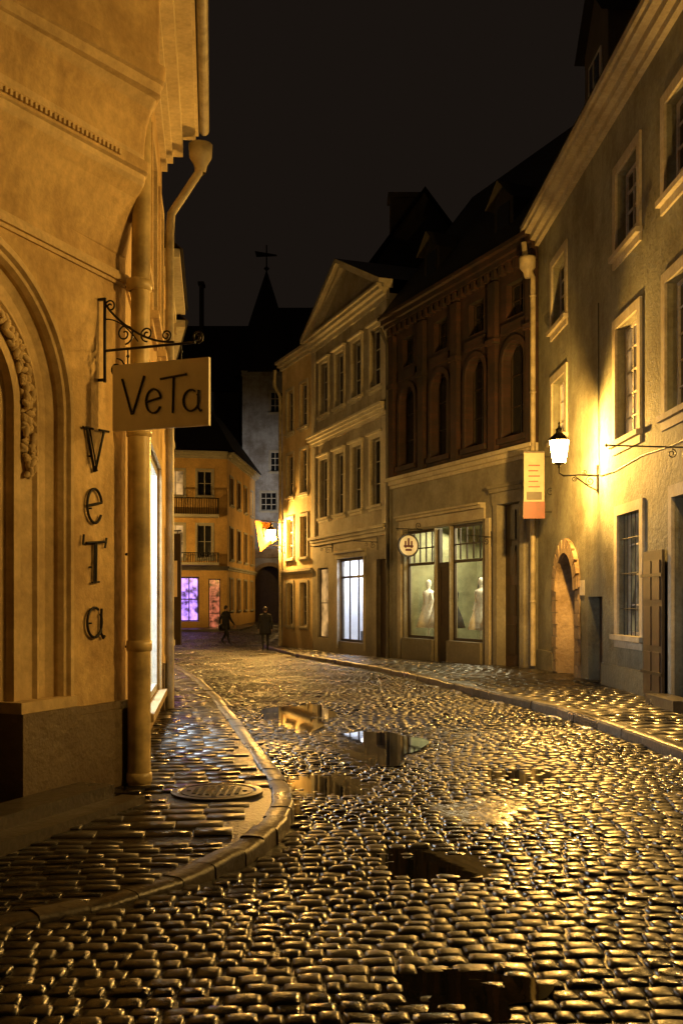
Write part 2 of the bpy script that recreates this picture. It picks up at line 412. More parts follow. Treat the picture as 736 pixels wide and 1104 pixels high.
fr.tube([WA.P(uA(13.0),3.95,.02)]+[WA.P(uA(y),3.95+.03*math.sin(y*2),.02) for y in (15,16.5,18,18.9)]+[WA.P(uA(19.0),4.0,.02),WA.P(uA(19.05),7.2,.02)],.009,'iron',5)
w.box(WA,uA(20.1),uA(20.4),1.75,2.05,-.01,.03,'frame_w')
roof_side(rf,WA,0,WA.L,10.62,11,5.5,'roof',.45,'green')
for yy in (22.6,15.0):
    u=uA(yy)
    rf.box(WA,u-.95,u+.95,11.4,14.2,-3.5,-.9,'dark_wall')
    rf.face([WA.P(u-1.15,14.1,-.7),WA.P(u,15.3,-.7),WA.P(u,15.3,-5),WA.P(u-1.15,14.1,-5)],'roof')
    rf.face([WA.P(u+1.15,14.1,-.7),WA.P(u,15.3,-.7),WA.P(u,15.3,-5),WA.P(u+1.15,14.1,-5)],'roof')
    rf.face([WA.P(u-.95,14.2,-.9),WA.P(u+.95,14.2,-.9),WA.P(u,15.2,-.9)],'dark_wall')
    rf.box(WA,u-.5,u+.5,12.2,13.7,-.9,-.86,'frame_w'); rf.box(WA,u-.4,u+.4,12.3,13.6,-.86,-.85,'glass'); rf.box(WA,u-.03,u+.03,12.3,13.6,-.85,-.83,'frame_w'); rf.box(WA,u-.4,u+.4,12.95,13.0,-.848,-.835,'frame_w')
for o in (w,fr,gl,tr,rf,dr): o.done()

dp=empty('downpipe'); p=MB('pipe',dp)
q=[WA.P(WA.L-.05,z,.14) for z in (.1,9.2)]
p.tube([WA.P(WA.L-.05,10.2,.36),WA.P(WA.L-.05,9.7,.3),WA.P(WA.L-.05,9.35,.14),q[1]-Z*.1,q[0]],.065,'pipe_l',10)
c=WA.P(WA.L-.05,9.6,.27); p.lathe(c,[(.07,-.25),(.11,-.1),(.19,0),(.2,.2),(.21,.24),(.17,.24)],'pipe_l',12)
for z in (1.5,4,6.5,8.8): p.lathe(q[0]+Z*z,[(.066,0),(.078,.01),(.078,.05),(.066,.06)],'pipe_l',10)
p.done()

# ============================================================ BRICK HOUSE with shopfront
B=empty('brick_shop_house')
brm=brick('dark_red_brick',-WB.ang,(.045,.016,.01),(.028,.011,.008),(.025,.02,.016)); M['brickB']=brm
w=MB('walls',B);fr=MB('window_frames',B);gl=MB('window_glass',B);tr=MB('trim',B);rf=MB('roof',B);rm=MB('shop_interior',B);dr=MB('doors',B)
L=WB.L
k=1.0885
s1=(2.34*k,3.95*k,.55,3.75); s2=(4.78*k,6.5*k,.55,3.75); d1=(3.98*k,4.74*k,-.2,3.75); d2=(.65*k,1.6*k,-.3,4.1)
facade(w,WB,0,L,-.7,5.3,[s1,s2,d1,d2],'b_wall',.25)
for s in (s1,s2):
    window(fr,gl,WB,*s,1,1,'shopglass','frame_d',.12,.08,.05,2.75)
    for j in range(1,5):
        u=s[0]+(s[1]-s[0])*j/5; fr.box(WB,u-.018,u+.018,2.8,3.68,-.17,-.13,'frame_d')
    fr.box(WB,s[0]+.08,s[1]-.08,3.2,3.235,-.17,-.13,'frame_d')
    tr.box(WB,s[0]-.02,s[1]+.02,-.1,.55,.02,.1,'b_wall')
dr.box(WB,d1[0],d1[0]+.1,-.2,3.7,-.2,-.1,'frame_d');dr.box(WB,d1[1]-.1,d1[1],-.2,3.7,-.2,-.1,'frame_d')
dr.box(WB,d1[0]+.1,d1[1]-.1,-.2,.9,-.19,-.12,'frame_d');dr.box(WB,d1[0]+.1,d1[1]-.1,2.6,2.75,-.19,-.11,'frame_d')
dr.box(WB,d1[0]+.1,d1[1]-.1,.9,2.6,-.19,-.14,'door')
gl.face([WB.P(d1[0],2.7,-.16),WB.P(d1[1],2.7,-.16),WB.P(d1[1],3.7,-.16),WB.P(d1[0],3.7,-.16)],'shopglass')
dr.box(WB,d2[0],d2[1],-.3,4.1,-.28,-.2,'door')
for zz in (.3,1.3,2.3,3.2):
    for uu in (d2[0]+.1,d2[0]+.56): dr.box(WB,uu,uu+.38,zz,zz+.75,-.2,-.17,'frame_d')
tr.box(WB,d2[0]-.18,d2[0]-.001,-.3,4.1,-.01,.07,'b_wall');tr.box(WB,d2[1]+.001,d2[1]+.18,-.3,4.1,-.01,.07,'b_wall')
cornice(tr,WB,d2[0]-.25,d2[1]+.25,4.1,[(.3,.07),(.1,.16),(.08,.22)],'b_wall')
cornice(tr,WB,2.2*k,6.75*k,3.8,[(.28,.05),(.08,.16),(.06,.24)],'c_trim')
for u in (1.95*k,6.62*k): tr.box(WB,u,u+.2,-.3,3.8,-.01,.07,'c_trim')
cornice(tr,WB,0,L,5.12,[(.1,.06),(.12,.14),(.1,.24)],'c_trim')
room(rm,WB,2.2*k,6.6*k,.3,3.9,2.6,'warm_room')
arealight(WB,3.2*k,3.8,-1.3,1.5,.8,210,(1,.84,.5),B,tilt=.3); arealight(WB,5.7*k,3.8,-1.3,1.5,.8,180,(1,.84,.5),B,tilt=.3)
def mannequin(mb,c,s=1,mat='cloth'):
    mb.lathe(c,[(.02,0),(.16,.0),(.16,.02),(.02,.03),(.02,.35),(.38,.36),(.3,.65),(.17,.98),(.13,1.08),(.17,1.25),(.19,1.38),(.15,1.46),(.06,1.5),(.05,1.56),(.075,1.62),(.085,1.7),(.06,1.78),(0,1.81)],mat,14,0,True,1,.75)
    for sd in(-1,1): mb.tube([Vector(c)+WB.U*sd*.17+Z*1.4,Vector(c)+WB.U*sd*.25+Z*1.15,Vector(c)+WB.U*sd*.24+WB.N*.1+Z*.9],[.05,.04,.03],mat,8)
for u,o,mt in ((2.7*k,-.55,'cloth'),(3.4*k,-.65,'cloth'),(5.1*k,-.8,'coat'),(5.4*k,-.55,'cloth'),(6.1*k,-.6,'cloth')):
    mannequin(rm,WB.P(u,.5,o),1,mt)
for u in (2.3*k,4.9*k): rm.box(WB,u,u+1.4,.31,.5,-1.5,-.3,'frame_w')
for kk in range(8): rm.box(WB,(2.3+.53*kk)*k,(2.3+.53*kk+.38)*k,1.3+.25*(kk%3),2.4,-2.58,-2.5,['red','frame_d','cloth','coat'][kk%4])
uo=[(.55,1.5),(2.4,3.35),(4.35,5.3),(6.35,7.3)]
ops=[(a,b,5.75,8.12,'arch') for a,b in uo]
ops2=[(a+.1,b-.1,8.75,9.6) for a,b in uo]
facade(w,WB,0,L,5.44,10.3,ops+ops2,'brickB')
for a,b in uo:
    r=(b-a)/2; arch_fill(w,WB,(a+b)/2,r,8.1-r,8.12,'brickB',12)
    arch_sweep(w,WB,(a+b)/2,8.1-r,5.75,[(r+.16,0),(r+.16,.06),(r+.02,.07),(r,.03),(r,-.22)],'brickB',12)
    window(fr,gl,WB,a,b,5.75,8.1,2,3,'glass','frame_d',.19)
    tr.box(WB,a-.15,b+.15,5.6,5.74,-.01,.14,'brickB')
    tr.box(WB,a-.05,b+.05,8.35,8.6,-.01,.07,'brickB')
for a,b,c,d in ops2: window(fr,gl,WB,a,b,c,d,2,2,'glass','frame_d',.16)
for u in (.02,1.75,3.7,5.65,7.6):
    w.box(WB,u,u+.34,5.45,9.8,-.01,.13,'brickB'); w.box(WB,u-.04,u+.38,8.2,8.34,-.01,.19,'brickB')
for j in range(24): w.box(WB,.05+j*.335,.05+j*.335+.16,9.85,10.08,-.01,.16,'brickB')
cornice(tr,WB,-.03,L+.03,10.09,[(.12,.2),(.14,.3),(.1,.42)],'brickB')
body(w,WB,0,L,-.7,10.3,9,'brickB')
a=[WB.P(-.05,10.45,.35),WB.P(L+.05,10.45,.35),WB.P(L-.3,14.6,-2.8),WB.P(.3,14.6,-2.8)]
rf.face(a,'roof'); rf.face([a[3],a[2],WB.P(L-.6,15.2,-5),WB.P(.6,15.2,-5)],'roof')
rf.face([a[1],WB.P(L+.05,10.45,-9),WB.P(L-.6,15.2,-5),a[2]],'roof'); rf.face([a[0],a[3],WB.P(.6,15.2,-5),WB.P(0,10.45,-9)],'roof')
for u in (2.0,5.9):
    rf.box(WB,u-.45,u+.45,10.9,12.0,-2,-.3,'roof'); rf.face([WB.P(u-.6,11.9,-.1),WB.P(u,12.5,-.1),WB.P(u,12.5,-2.2),WB.P(u-.6,11.9,-2.2)],'roof'); rf.face([WB.P(u+.6,11.9,-.1),WB.P(u,12.5,-.1),WB.P(u,12.5,-2.2),WB.P(u+.6,11.9,-2.2)],'roof')
    rf.face([WB.P(u-.45,12.0,-.3),WB.P(u+.45,12.0,-.3),WB.P(u,12.45,-.3)],'roof'); rf.box(WB,u-.28,u+.28,11.1,11.9,-.3,-.28,'glass')
rf.box(WB,.3,1.1,14,16.4,-4.6,-3.9,'brickB'); rf.box(WB,.2,1.2,16.4,16.6,-4.7,-3.8,'brickB')
for o in (w,fr,gl,tr,rf,rm,dr): o.done()
dp=empty('downpipe'); p=MB('pipe',dp)
p.tube([WB.P(L-.12,10.1,.4),WB.P(L-.12,9.6,.14),WB.P(L-.12,-.1,.14)],.055,'roof_metal',10); p.done()

# ============================================================ PEDIMENTED HOUSE
C=empty('pedimented_town_house')
w=MB('walls',C);fr=MB('window_frames',C);gl=MB('window_glass',C);tr=MB('trim',C);rf=MB('roof',C);rm=MB('shop_interior',C);dr=MB('doors',C)
L=WC.L; k=WC.L/7.1
cols=[.95,2.6,4.2,5.8]
up=[(c*k-.45,c*k+.45,8.55,10.45) for c in cols]+[(c*k-.45,c*k+.45,4.75,6.9) for c in cols]
sh=(1.95*k,4.35*k,.25,3.15); dA=(.1,.95*k,-.4,3.0); sm=(5.4*k,6.55*k,.3,2.9)
facade(w,WC,0,L,-.7,11.3,up+[sh,dA,sm],'c_wall')
for o in up:
    window(fr,gl,WC,*o,2,3,'glass','frame_w',.14); surround(tr,WC,*o,.13,.05,'c_trim',True,True)
window(fr,gl,WC,*sh,3,1,'shopglass','frame_d',.1,.09,.06,2.5); window(fr,gl,WC,*sm,1,2,'lit_dim','frame_d',.1)
tr.box(WC,sh[0]-.12,sh[0],.0,3.15,-.01,.05,'c_trim');tr.box(WC,sh[1],sh[1]+.12,.0,3.15,-.01,.05,'c_trim')
cornice(tr,WC,sh[0]-.2,sh[1]+.2,3.15,[(.18,.06),(.08,.2)],'c_trim')
dr.box(WC,dA[0],dA[1],-.4,3.0,-.25,-.15,'door')
room(rm,WC,sh[0]-.1,sh[1]+.1,.1,3.3,1.3,'white_room','white_room')
arealight(WC,(sh[0]+sh[1])/2,3.2,-.9,1.8,.6,150,(.84,.86,1),C,tilt=.35)
for kk in range(3):
    rm.box(WC,sh[0]+.25+kk*.75,sh[0]+.6+kk*.75,1.0+.2*(kk%2),2.0,-1.28,-1.22,['black','frame_d','red'][kk%3])
rm.box(WC,sh[0]+.1,sh[1]-.1,.15,.6,-1.2,-.8,'door')
cornice(tr,WC,0,L,3.75,[(.12,.06),(.1,.12),(.1,.2)],'c_trim')
cornice(tr,WC,0,L,7.5,[(.12,.06),(.1,.14),(.1,.24),(.08,.3)],'c_trim')
cornice(tr,WC,-.05,L+.05,11.1,[(.15,.08),(.12,.2),(.12,.34),(.08,.42)],'c_trim')
for u in (.02,L-.4): tr.box(WC,u,u+.38,4.1,7.48,-.01,.06,'c_trim'); tr.box(WC,u,u+.38,7.95,11.08,-.01,.06,'c_trim')
body(w,WC,0,L,-.7,11.3,9,'c_wall')
ap=13.25
w.face([WC.P(0,11.5,-.02),WC.P(L,11.5,-.02),WC.P(L/2,ap,-.02)],'c_wall')
for sd in (0,1):
    e0=WC.P(-.25 if sd==0 else L+.25,11.52,0); e1=WC.P(L/2,ap+.12,0)
    for o0,o1,dz0,dz1 in ((-.05,.42,.0,.14),(-.05,.25,-.14,-.002)):
        q=[]
        for zz in (dz0,dz1):
            q+=[e0+Z*zz+WC.N*o0,e1+Z*zz+WC.N*o0,e1+Z*zz+WC.N*o1,e0+Z*zz+WC.N*o1]
        tr.hexa(q,'c_trim')
    rf.face([e0+Z*.15+WC.N*.45,e1+Z*.15+WC.N*.45,e1+Z*.15-WC.N*10,e0+Z*.15-WC.N*10],'roof_metal')
for o in (w,fr,gl,tr,rf,rm,dr): o.done()

# ============================================================ NARROW YELLOW HOUSE
D=empty('narrow_yellow_house')
w=MB('walls',D);fr=MB('window_frames',D);gl=MB('window_glass',D);tr=MB('trim',D);rf=MB('roof',D)
L=WD.L
ops=[]
for c in (.95,2.55):
    for z0,z1 in ((8.5,10.2),(5.9,7.6),(3.4,5.0),(.7,2.4)): ops.append((c-.38,c+.38,z0,z1))
facade(w,WD,0,L,-.7,11.3,ops,'d_wall')
for i,o in enumerate(ops): window(fr,gl,WD,*o,2,3,'glass','frame_w',.12); surround(tr,WD,*o,.11,.04,'c_trim')
cornice(tr,WD,0,L+.05,11.2,[(.12,.1),(.12,.22),(.1,.32)],'c_trim'); cornice(tr,WD,0,L,2.75,[(.1,.05),(.1,.1)],'c_trim')
body(w,WD,0,L,-.7,11.3,7,'d_wall'); roof_side(rf,WD,0,L,11.5,7,2.2,'roof',.35,'d_wall')
for o in (w,fr,gl,tr,rf): o.done()
dp=empty('downpipe'); p=MB('pipe',dp)
p.tube([WD.P(L-.1,11.2,.35),WD.P(L+.1,10.6,.3),WD.P(L-.1,10.1,.12),WD.P(L-.1,-.2,.12)],.07,'pipe_l',10); p.done()

# ============================================================ TOWER AT THE END
E=empty('medieval_tower_house')
w=MB('walls',E);fr=MB('window_frames',E);gl=MB('window_glass',E);tr=MB('trim',E);rf=MB('roof',E)
u=lambda X:-.6-X
ops=[(u(-3.75),u(-4.75),10.35,11.7),(u(-4.3),u(-5.4),7.75,9.0),(u(-3.75),u(-4.75),14.3,15.7),(u(-2),u(-3),7.75,9.0)]
gc=u(-4.8)
facade(w,WE,0,WE.L,-.3,16.8,ops+[(gc-1.05,gc+1.05,-.3,4.07,'arch')],'e_wall',.3)
arch_fill(w,WE,gc,1.05,3.0,4.07,'e_wall'); arch_sweep(w,WE,gc,3.0,-.3,[(1.3,0),(1.3,.05),(1.05,.06),(1.05,-1.5)],'stone')
w.face(arch_pts(WE,gc,1.05,3.0,-.3,-1.49),'door')
w.box(WE,gc-1.9,gc-1.35,-.3,4.6,-.02,.25,'stone'); w.box(WE,gc+1.35,gc+1.5,-.3,4.6,-.02,.25,'stone'); w.box(WE,gc-1.9,gc+1.5,4.6,5.2,-.02,.3,'stone')
for i,o in enumerate(ops): window(fr,gl,WE,*o,3,3,'glass','frame_w',.1,.07,.05); surround(tr,WE,*o,.08,.03,'c_trim')
cornice(tr,WE,-.05,WE.L+.05,16.7,[(.2,.12),(.15,.25)],'e_wall')
body(w,WE,0,WE.L,-.3,16.8,7,'e_wall')
rf.face([WE.P(-.2,17,.35),WE.P(WE.L+.2,17,.35),WE.P(WE.L-1.2,22.2,-3.2),WE.P(1.2,22.2,-3.2)],'roof')
rf.face([WE.P(WE.L+.2,17,.35),WE.P(WE.L+.2,17,-7.3),WE.P(WE.L-1.2,22.2,-3.2)],'roof'); rf.face([WE.P(-.2,17,.35),WE.P(1.2,22.2,-3.2),WE.P(-.2,17,-7.3)],'roof')
rf.lathe((-5.1,69.6,16.9),[(2.3,0),(2.1,.5),(1.5,2.9),(.75,5.2),(.05,7.3)],'roof',8,.39,False)
rf.tube([(-5.1,69.6,24),(-5.1,69.6,26)],.05,'iron',6); rf.lathe((-5.1,69.6,24.4),[(.0,-.2),(.2,0),(.0,.2)],'iron',10)
rf.hexa([(-5.8,69.58,25.2),(-4.4,69.58,25.25),(-4.4,69.62,25.25),(-5.8,69.62,25.2),(-5.9,69.58,25.6),(-4.4,69.58,25.35),(-4.4,69.62,25.35),(-5.9,69.62,25.6)],'iron')
for o in (w,fr,gl,tr,rf): o.done()

# ============================================================ YELLOW CORNER HOUSE WITH BALCONY
F=empty('yellow_corner_house')
w=MB('walls',F);fr=MB('window_frames',F);gl=MB('window_glass',F);tr=MB('trim',F);rf=MB('roof',F);bal=MB('balcony',F)
M['purple']=emit('purple_shop_light',(.5,.25,1),2.4,.92,2.6); M['pinkred']=emit('red_shop_light',(1,.25,.12),.6,.92,4)
f_up=[(.8,1.6,7.35,8.7),(2.3,3.2,7.35,8.7),(.8,1.6,4.0,5.8),(2.3,3.2,4.0,5.8)]
fsh=(1.5,3.6,.6,3.0); fd=(.35,1.0,.1,2.9)
facade(w,WFf,0,WFf.L,-.4,9.5,f_up+[fsh,fd],'f_wall')
for o in f_up: window(fr,gl,WFf,*o,2,2,'lit_dim' if o[0]>2 else 'glass','frame_w',.12); surround(tr,WFf,*o,.1,.04,'c_trim')
window(fr,gl,WFf,*fsh,4,2,'purple','frame_d',.1,.08,.06); window(fr,gl,WFf,*fd,1,3,'pinkred','frame_d',.1)
sops=[]
for c in (1.3,3.7,6.1,8.5):
    for z0,z1 in ((7.0,8.5),(4.0,5.7),(1.2,2.9)): sops.append((c-.5,c+.5,z0,z1))
facade(w,WFs,0,WFs.L,-.4,9.5,sops,'f_wall')
for i,o in enumerate(sops): window(fr,gl,WFs,*o,2,2,'lit_dim' if i in (2,5) else 'glass','frame_w',.12); surround(tr,WFs,*o,.1,.04,'c_trim')
for W_ in (WFf,WFs):
    cornice(tr,W_,.0,W_.L,9.35,[(.12,.1),(.14,.25),(.1,.38)],'c_trim'); cornice(tr,W_,0,W_.L,3.35,[(.12,.05),(.1,.12)],'c_trim')
for z,h in ((6.3,.85),(3.75,.5)):
    bal.box(WFf,.5,3.5,z-.15,z,.0,.8,'c_trim')
    for kk in range(25): bal.tube([WFf.P(.55+kk*.12,z,.76),WFf.P(.55+kk*.12,z+h,.76)],.018,'iron',5)
    bal.tube([WFf.P(.52,z+h,.76),WFf.P(3.48,z+h,.76)],.03,'iron',6)
    for uu in (.52,3.48):
        bal.tube([WFf.P(uu,z+h,.76),WFf.P(uu,z+h,0)],.025,'iron',6)
        for kk in range(6): bal.tube([WFf.P(uu,z,.1+kk*.12),WFf.P(uu,z+h,.1+kk*.12)],.018,'iron',5)
w.box(WFf,WFf.L,WFf.L+6,-.4,9.5,-5,0,'f_wall')
rf.face([(-5.8,54.6,9.8),(-10.4,53.8,9.8),(-9.8,58,12.8),(-7.6,58.5,12.8)],'roof'); rf.face([(-5.8,54.6,9.8),(-7.6,58.5,12.8),(-7.3,64,12.8),(-5.1,65.3,9.8)],'roof')
rf.face([(-9.8,58,12.8),(-7.6,58.5,12.8),(-7.3,64,12.8),(-9.8,64,12.8)],'roof'); rf.face([(-5.1,65.3,9.8),(-7.3,64,12.8),(-9.8,64,12.8),(-10.4,65,9.8)],'roof')
for o in (w,fr,gl,tr,rf,bal): o.done()

# ============================================================ background dark houses
def simple_house(name,x0,x1,y0,y1,z1,h,mat='dark_wall',axis='x',chim=()):
    e=empty(name); w=MB('walls',e); r=MB('roof',e)
    w.hexa([(x0,y0,-.5),(x1,y0,-.5),(x1,y1,-.5),(x0,y1,-.5),(x0,y0,z1),(x1,y0,z1),(x1,y1,z1),(x0,y1,z1)],mat)
    o=.4
    if axis=='x':
        ym=(y0+y1)/2
        r.face([(x0-o,y0-o,z1),(x1+o,y0-o,z1),(x1+o,ym,z1+h),(x0-o,ym,z1+h)],'roof'); r.face([(x0-o,y1+o,z1),(x0-o,ym,z1+h),(x1+o,ym,z1+h),(x1+o,y1+o,z1)],'roof')
        for x in (x0,x1): w.face([(x,y0,z1),(x,y1,z1),(x,ym,z1+h-.1)],mat)
    else:
        xm=(x0+x1)/2
        r.face([(x0-o,y0-o,z1),(xm,y0-o,z1+h),(xm,y1+o,z1+h),(x0-o,y1+o,z1)],'roof'); r.face([(x1+o,y0-o,z1),(x1+o,y1+o,z1),(xm,y1+o,z1+h),(xm,y0-o,z1+h)],'roof')
        for y in (y0,y1): w.face([(x0,y,z1),(x1,y,z1),(xm,y,z1+h-.1)],mat)
    for cx,cy,cw,cz in chim:
        r.hexa([(cx-cw,cy-.4,z1),(cx+cw,cy-.4,z1),(cx+cw,cy+.4,z1),(cx-cw,cy+.4,z1),(cx-cw,cy-.4,cz),(cx+cw,cy-.4,cz),(cx+cw,cy+.4,cz),(cx-cw,cy+.4,cz)],mat)
        r.hexa([(cx-cw-.1,cy-.5,cz),(cx+cw+.1,cy-.5,cz),(cx+cw+.1,cy+.5,cz),(cx-cw-.1,cy+.5,cz),(cx-cw-.1,cy-.5,cz+.2),(cx+cw+.1,cy-.5,cz+.2),(cx+cw+.1,cy+.5,cz+.2),(cx-cw-.1,cy+.5,cz+.2)],mat)
    w.done(); r.done(); return e
simple_house('gabled_house',-.6,7.5,42.5,52,12.8,6.0,'dark_wall','y',((2.7,43.2,.65,18.6),))
simple_house('gabled_house',8,20,36,48,12,5,'dark_wall','x')
simple_house('gabled_house',-14,-7.2,72,82,16.5,6,'dark_wall','x',((-12.6,76,.5,25),(-10.4,76,.12,25.2)))
simple_house('gabled_house',-20,-14,60,80,12,6,'dark_wall','x')
simple_house('gabled_house',-.4,9,58,66,10,5,'dark_wall','x')
simple_house('gabled_house',-25,-10.5,44,53,9,5,'dark_wall','x')
simple_house('gabled_house',6,18,78,90,14,5,'dark_wall','x')
simple_house('gabled_house',-6,6,-16,-8,9,5,'dark_wall','x')

# ============================================================ CORNER SHOP BUILDING (left)
Lh=empty('ochre_corner_shop_building')
w=MB('walls',Lh);fr=MB('window_frames',Lh);gl=MB('window_glass',Lh);tr=MB('mouldings',Lh);rf=MB('roof',Lh);rm=MB('shop_interior',Lh);dr=MB('portal_door',Lh);orl=MB('corner_oriel',Lh);gar=MB('garland_relief',Lh)
uc=1.92; R=1.16; sp=3.0
facade(w,WL1,0,WL1.L,-.3,8.2,[(uc-R,uc+R,-.3,sp+R+.02,'arch'),(4.6,5.8,1.4,3.4),(4.6,5.8,5.3,7.3)],'ochre')
arch_fill(w,WL1,uc,R,sp,sp+R+.02,'ochre',32)
prof=[(R,0),(R,.05),(R-.03,.075),(R-.07,.075),(R-.085,.045),(R-.11,.04),(R-.13,.0),(R-.135,-.03),(R-.2,-.06),(R-.3,-.07),(R-.31,-.03),(R-.34,-.02),(R-.36,-.05),(R-.48,-.07),(R-.5,-.04),(R-.57,-.04),(R-.58,-.1),(R-.6,-.12),(R-.66,-.12),(R-.67,-.34)]
arch_sweep(tr,WL1,uc,sp,.0,prof,'ochre_trim',40,False)
dr.face(arch_pts(WL1,uc,R-.66,sp,-.2,-.33,24),'door')
for a,b in ((uc-.42,uc-.05),(uc+.05,uc+.42)):
    for z in (.3,1.3,2.2): dr.box(WL1,a,b,z,z+.75,-.33,-.3,'frame_d')
random.seed(11)
rr=R-.42
path=[]
for i in range(90):
    t=i/89
    tot=.45+math.pi*rr+.45; d=t*tot
    if d<.45: uu=uc-rr; zz=2.55+d; ang=0
    elif d<.45+math.pi*rr: a=math.pi-(d-.45)/rr; uu=uc+rr*math.cos(a); zz=sp+rr*math.sin(a)
    else: uu=uc+rr; zz=sp-(d-.45-math.pi*rr)
    path.append((uu,zz))
for uu,zz in path:
    for q in range(4):
        du=random.uniform(-.05,.05); dz=random.uniform(-.03,.03)
        c=WL1.P(uu+du,zz+dz,-.05+random.uniform(0,.035)); r=random.uniform(.016,.03)
        a=random.uniform(0,3.14)
        rows=[]
        for i in range(5):
            ph=math.pi*i/4-math.pi/2
            rows.append([c+(WL1.U*math.cos(a)+Z*math.sin(a))*(r*1.7*math.sin(ph))+((WL1.U*-math.sin(a)+Z*math.cos(a))*math.cos(th)+WL1.N*math.sin(th))*(r*max(.05,math.cos(ph))) for th in [2*math.pi*k_/6 for k_ in range(6)]])
        gar.grid(rows,'ochre_trim',True)
for a,b in ((.0,uc-R-.0),(uc+R,WL1.L)):
    w.box(WL1,a,b,-.2,.74,-.02,.07,'ochre_plinth'); w.box(WL1,a,b,.741,.8,-.02,.05,'ochre_plinth')
for sd in (-1,1):
    a,b=sorted((uc+sd*(R-.66),uc+sd*(R+.0)))
    w.box(WL1,a+.004,b-.004,-.2,.82,-.3,.11,'ochre_plinth')
    w.box(WL1,a+.012,b-.012,.821,.9,-.28,.09,'ochre_trim')
cornice(tr,WL1,0,WL1.L,4.2,[(.03,.02),(.05,.045),(.03,.03)],'ochre_trim')
cornice(tr,WLS,0,WLS.L,4.2,[(.03,.02),(.05,.045),(.03,.03)],'ochre_trim')
w.box(WL1,uc-.49,uc+.49,-.1,.12,-.3,-.0,'ochre_plinth')
st=MB('steps',Lh)
st.box(WL1,uc-1.15,uc+1.3,-.05,.25,.115,.42,'kerb'); st.box(WL1,uc-1.25,uc+1.45,-.05,.16,.42,.62,'kerb')
st.done()
for o in ((4.6,5.8,1.4,3.4),(4.6,5.8,5.3,7.3)): window(fr,gl,WL1,*o,2,3); surround(tr,WL1,*o,.15,.05,'ochre_trim')
shw=(2.55,5.5,.42,3.42)
sops=[shw,(1.0,1.9,4.9,6.9),(3.2,4.1,4.9,6.9),(5.0,5.7,4.9,6.9)]
facade(w,WLS,0,WLS.L,-.3,8.2,sops,'ochre')
window(fr,gl,WLS,*shw,2,1,'shopglass','frame_w',.03,.09,.05)
room(rm,WLS,2.4,5.65,.3,3.55,1.5,'white_room','white_room')
arealight(WLS,4.0,3.3,-.9,2.6,.7,420,(.8,.9,1),Lh,tilt=.8)
for j in range(4): rm.box(WLS,2.7+j*.7,3.1+j*.7,1.2,1.9+.2*(j%2),-1.45,-1.4,['frame_d','cloth','red','black'][j])
for o in sops[1:]: window(fr,gl,WLS,*o,2,3); surround(tr,WLS,*o,.13,.05,'ochre_trim')
surround(tr,WLS,*shw,.14,.03,'ochre_trim')
w.box(WLS,0.08,2.3,-.2,.74,-.02,.06,'ochre_plinth'); w.box(WLS,5.7,WLS.L,-.2,.74,-.02,.06,'ochre_plinth')
for W_ in (WLS,WL1):
    cornice(tr,W_,-.0,W_.L,7.75,[(.12,.08),(.1,.16),(.25,.3),(.06,.48),(.12,.52)],'cream')
rf.face([WLS.P(-.3,8.42,.55),WLS.P(WLS.L,8.42,.55),WLS.P(WLS.L,12,-4),WLS.P(1,12,-4)],'roof')
rf.face([WL1.P(-.3,8.42,.55),WL1.P(WL1.L,8.42,.55),WL1.P(WL1.L,12,-4),WL1.P(1,12,-4)],'roof')
w.face([WLS.P(WLS.L,-.3),WLS.P(WLS.L,8.2),WLS.P(WLS.L,8.2,-8),WLS.P(WLS.L,-.3,-8)],'ochre')
w.face([WLS.P(0,8.19),WLS.P(WLS.L,8.19),WLS.P(WLS.L,8.19,-8),WL1.P(WL1.L,8.19,0)],'ochre')
corner=Vector((-1.79,8.46,0)); tip=Vector((-1.41,8.03,0)); q0=Vector((*WL1.P(2.5,0,-.03).xy,0)); q2=Vector((*WLS.P(.75,0,-.03).xy,0))
def ring(z,s):
    t=corner+(tip-corner)*s; i0=corner-(WL1.N+WLS.N)*.03
    t=t if s>0.02 else i0
    out=[]
    for j in range(9): out.append(q0.lerp(t,j/9*0.97))
    a=q0.lerp(t,.985); b=t.lerp(q2,.06)
    for j in range(5):
        f=j/4; out.append(a*(1-f)**2+t*2*f*(1-f)+b*f*f)
    for j in range(1,5): out.append(b.lerp(q2,j/4))
    return [Vector((p_.x,p_.y,z)) for p_ in out]
lv=[(4.4,0),(4.46,.03),(4.55,.08),(4.66,.15),(4.78,.25),(4.88,.36),(4.96,.5),(4.99,.56),(5.03,.58),(5.04,.66),(5.12,.68),(5.13,.58),(5.2,.55),(5.3,.56),(5.42,.62),(5.52,.74),(5.58,.88),(5.59,1.0),(5.66,1.03),(5.67,1.1),(5.78,1.13),(5.79,.97),(6.35,.97),(6.36,1.06),(6.42,1.08),(6.43,.97),(8.1,.97)]
rows=[ring(z,s) for z,s in lv]
for i in range(len(rows)-1): orl.grid([rows[i],rows[i+1]],'ochre_trim' if abs(lv[i][0]-lv[i+1][0])<.075 and lv[i][0]>4.95 else 'ochre',False,False)
def dent(z,s,n,h=.05):
    r_=ring(z,s)
    for i in range(n):
        a=r_[0].lerp(r_[8],(i+.1)/n); b=r_[0].lerp(r_[8],(i+.6)/n); nn=(r_[8]-r_[0]).normalized().cross(Z)
        if nn.x<0: nn=-nn
        orl.hexa([a-nn*.03,b-nn*.03,b+nn*.025,a+nn*.025,a-nn*.03+Z*h,b-nn*.03+Z*h,b+nn*.025+Z*h,a+nn*.025+Z*h],'ochre_trim')
dent(5.06,.66,46,.04); dent(6.2,.98,50,.06)
for o in (w,fr,gl,tr,rf,rm,dr,orl,gar): o.done()

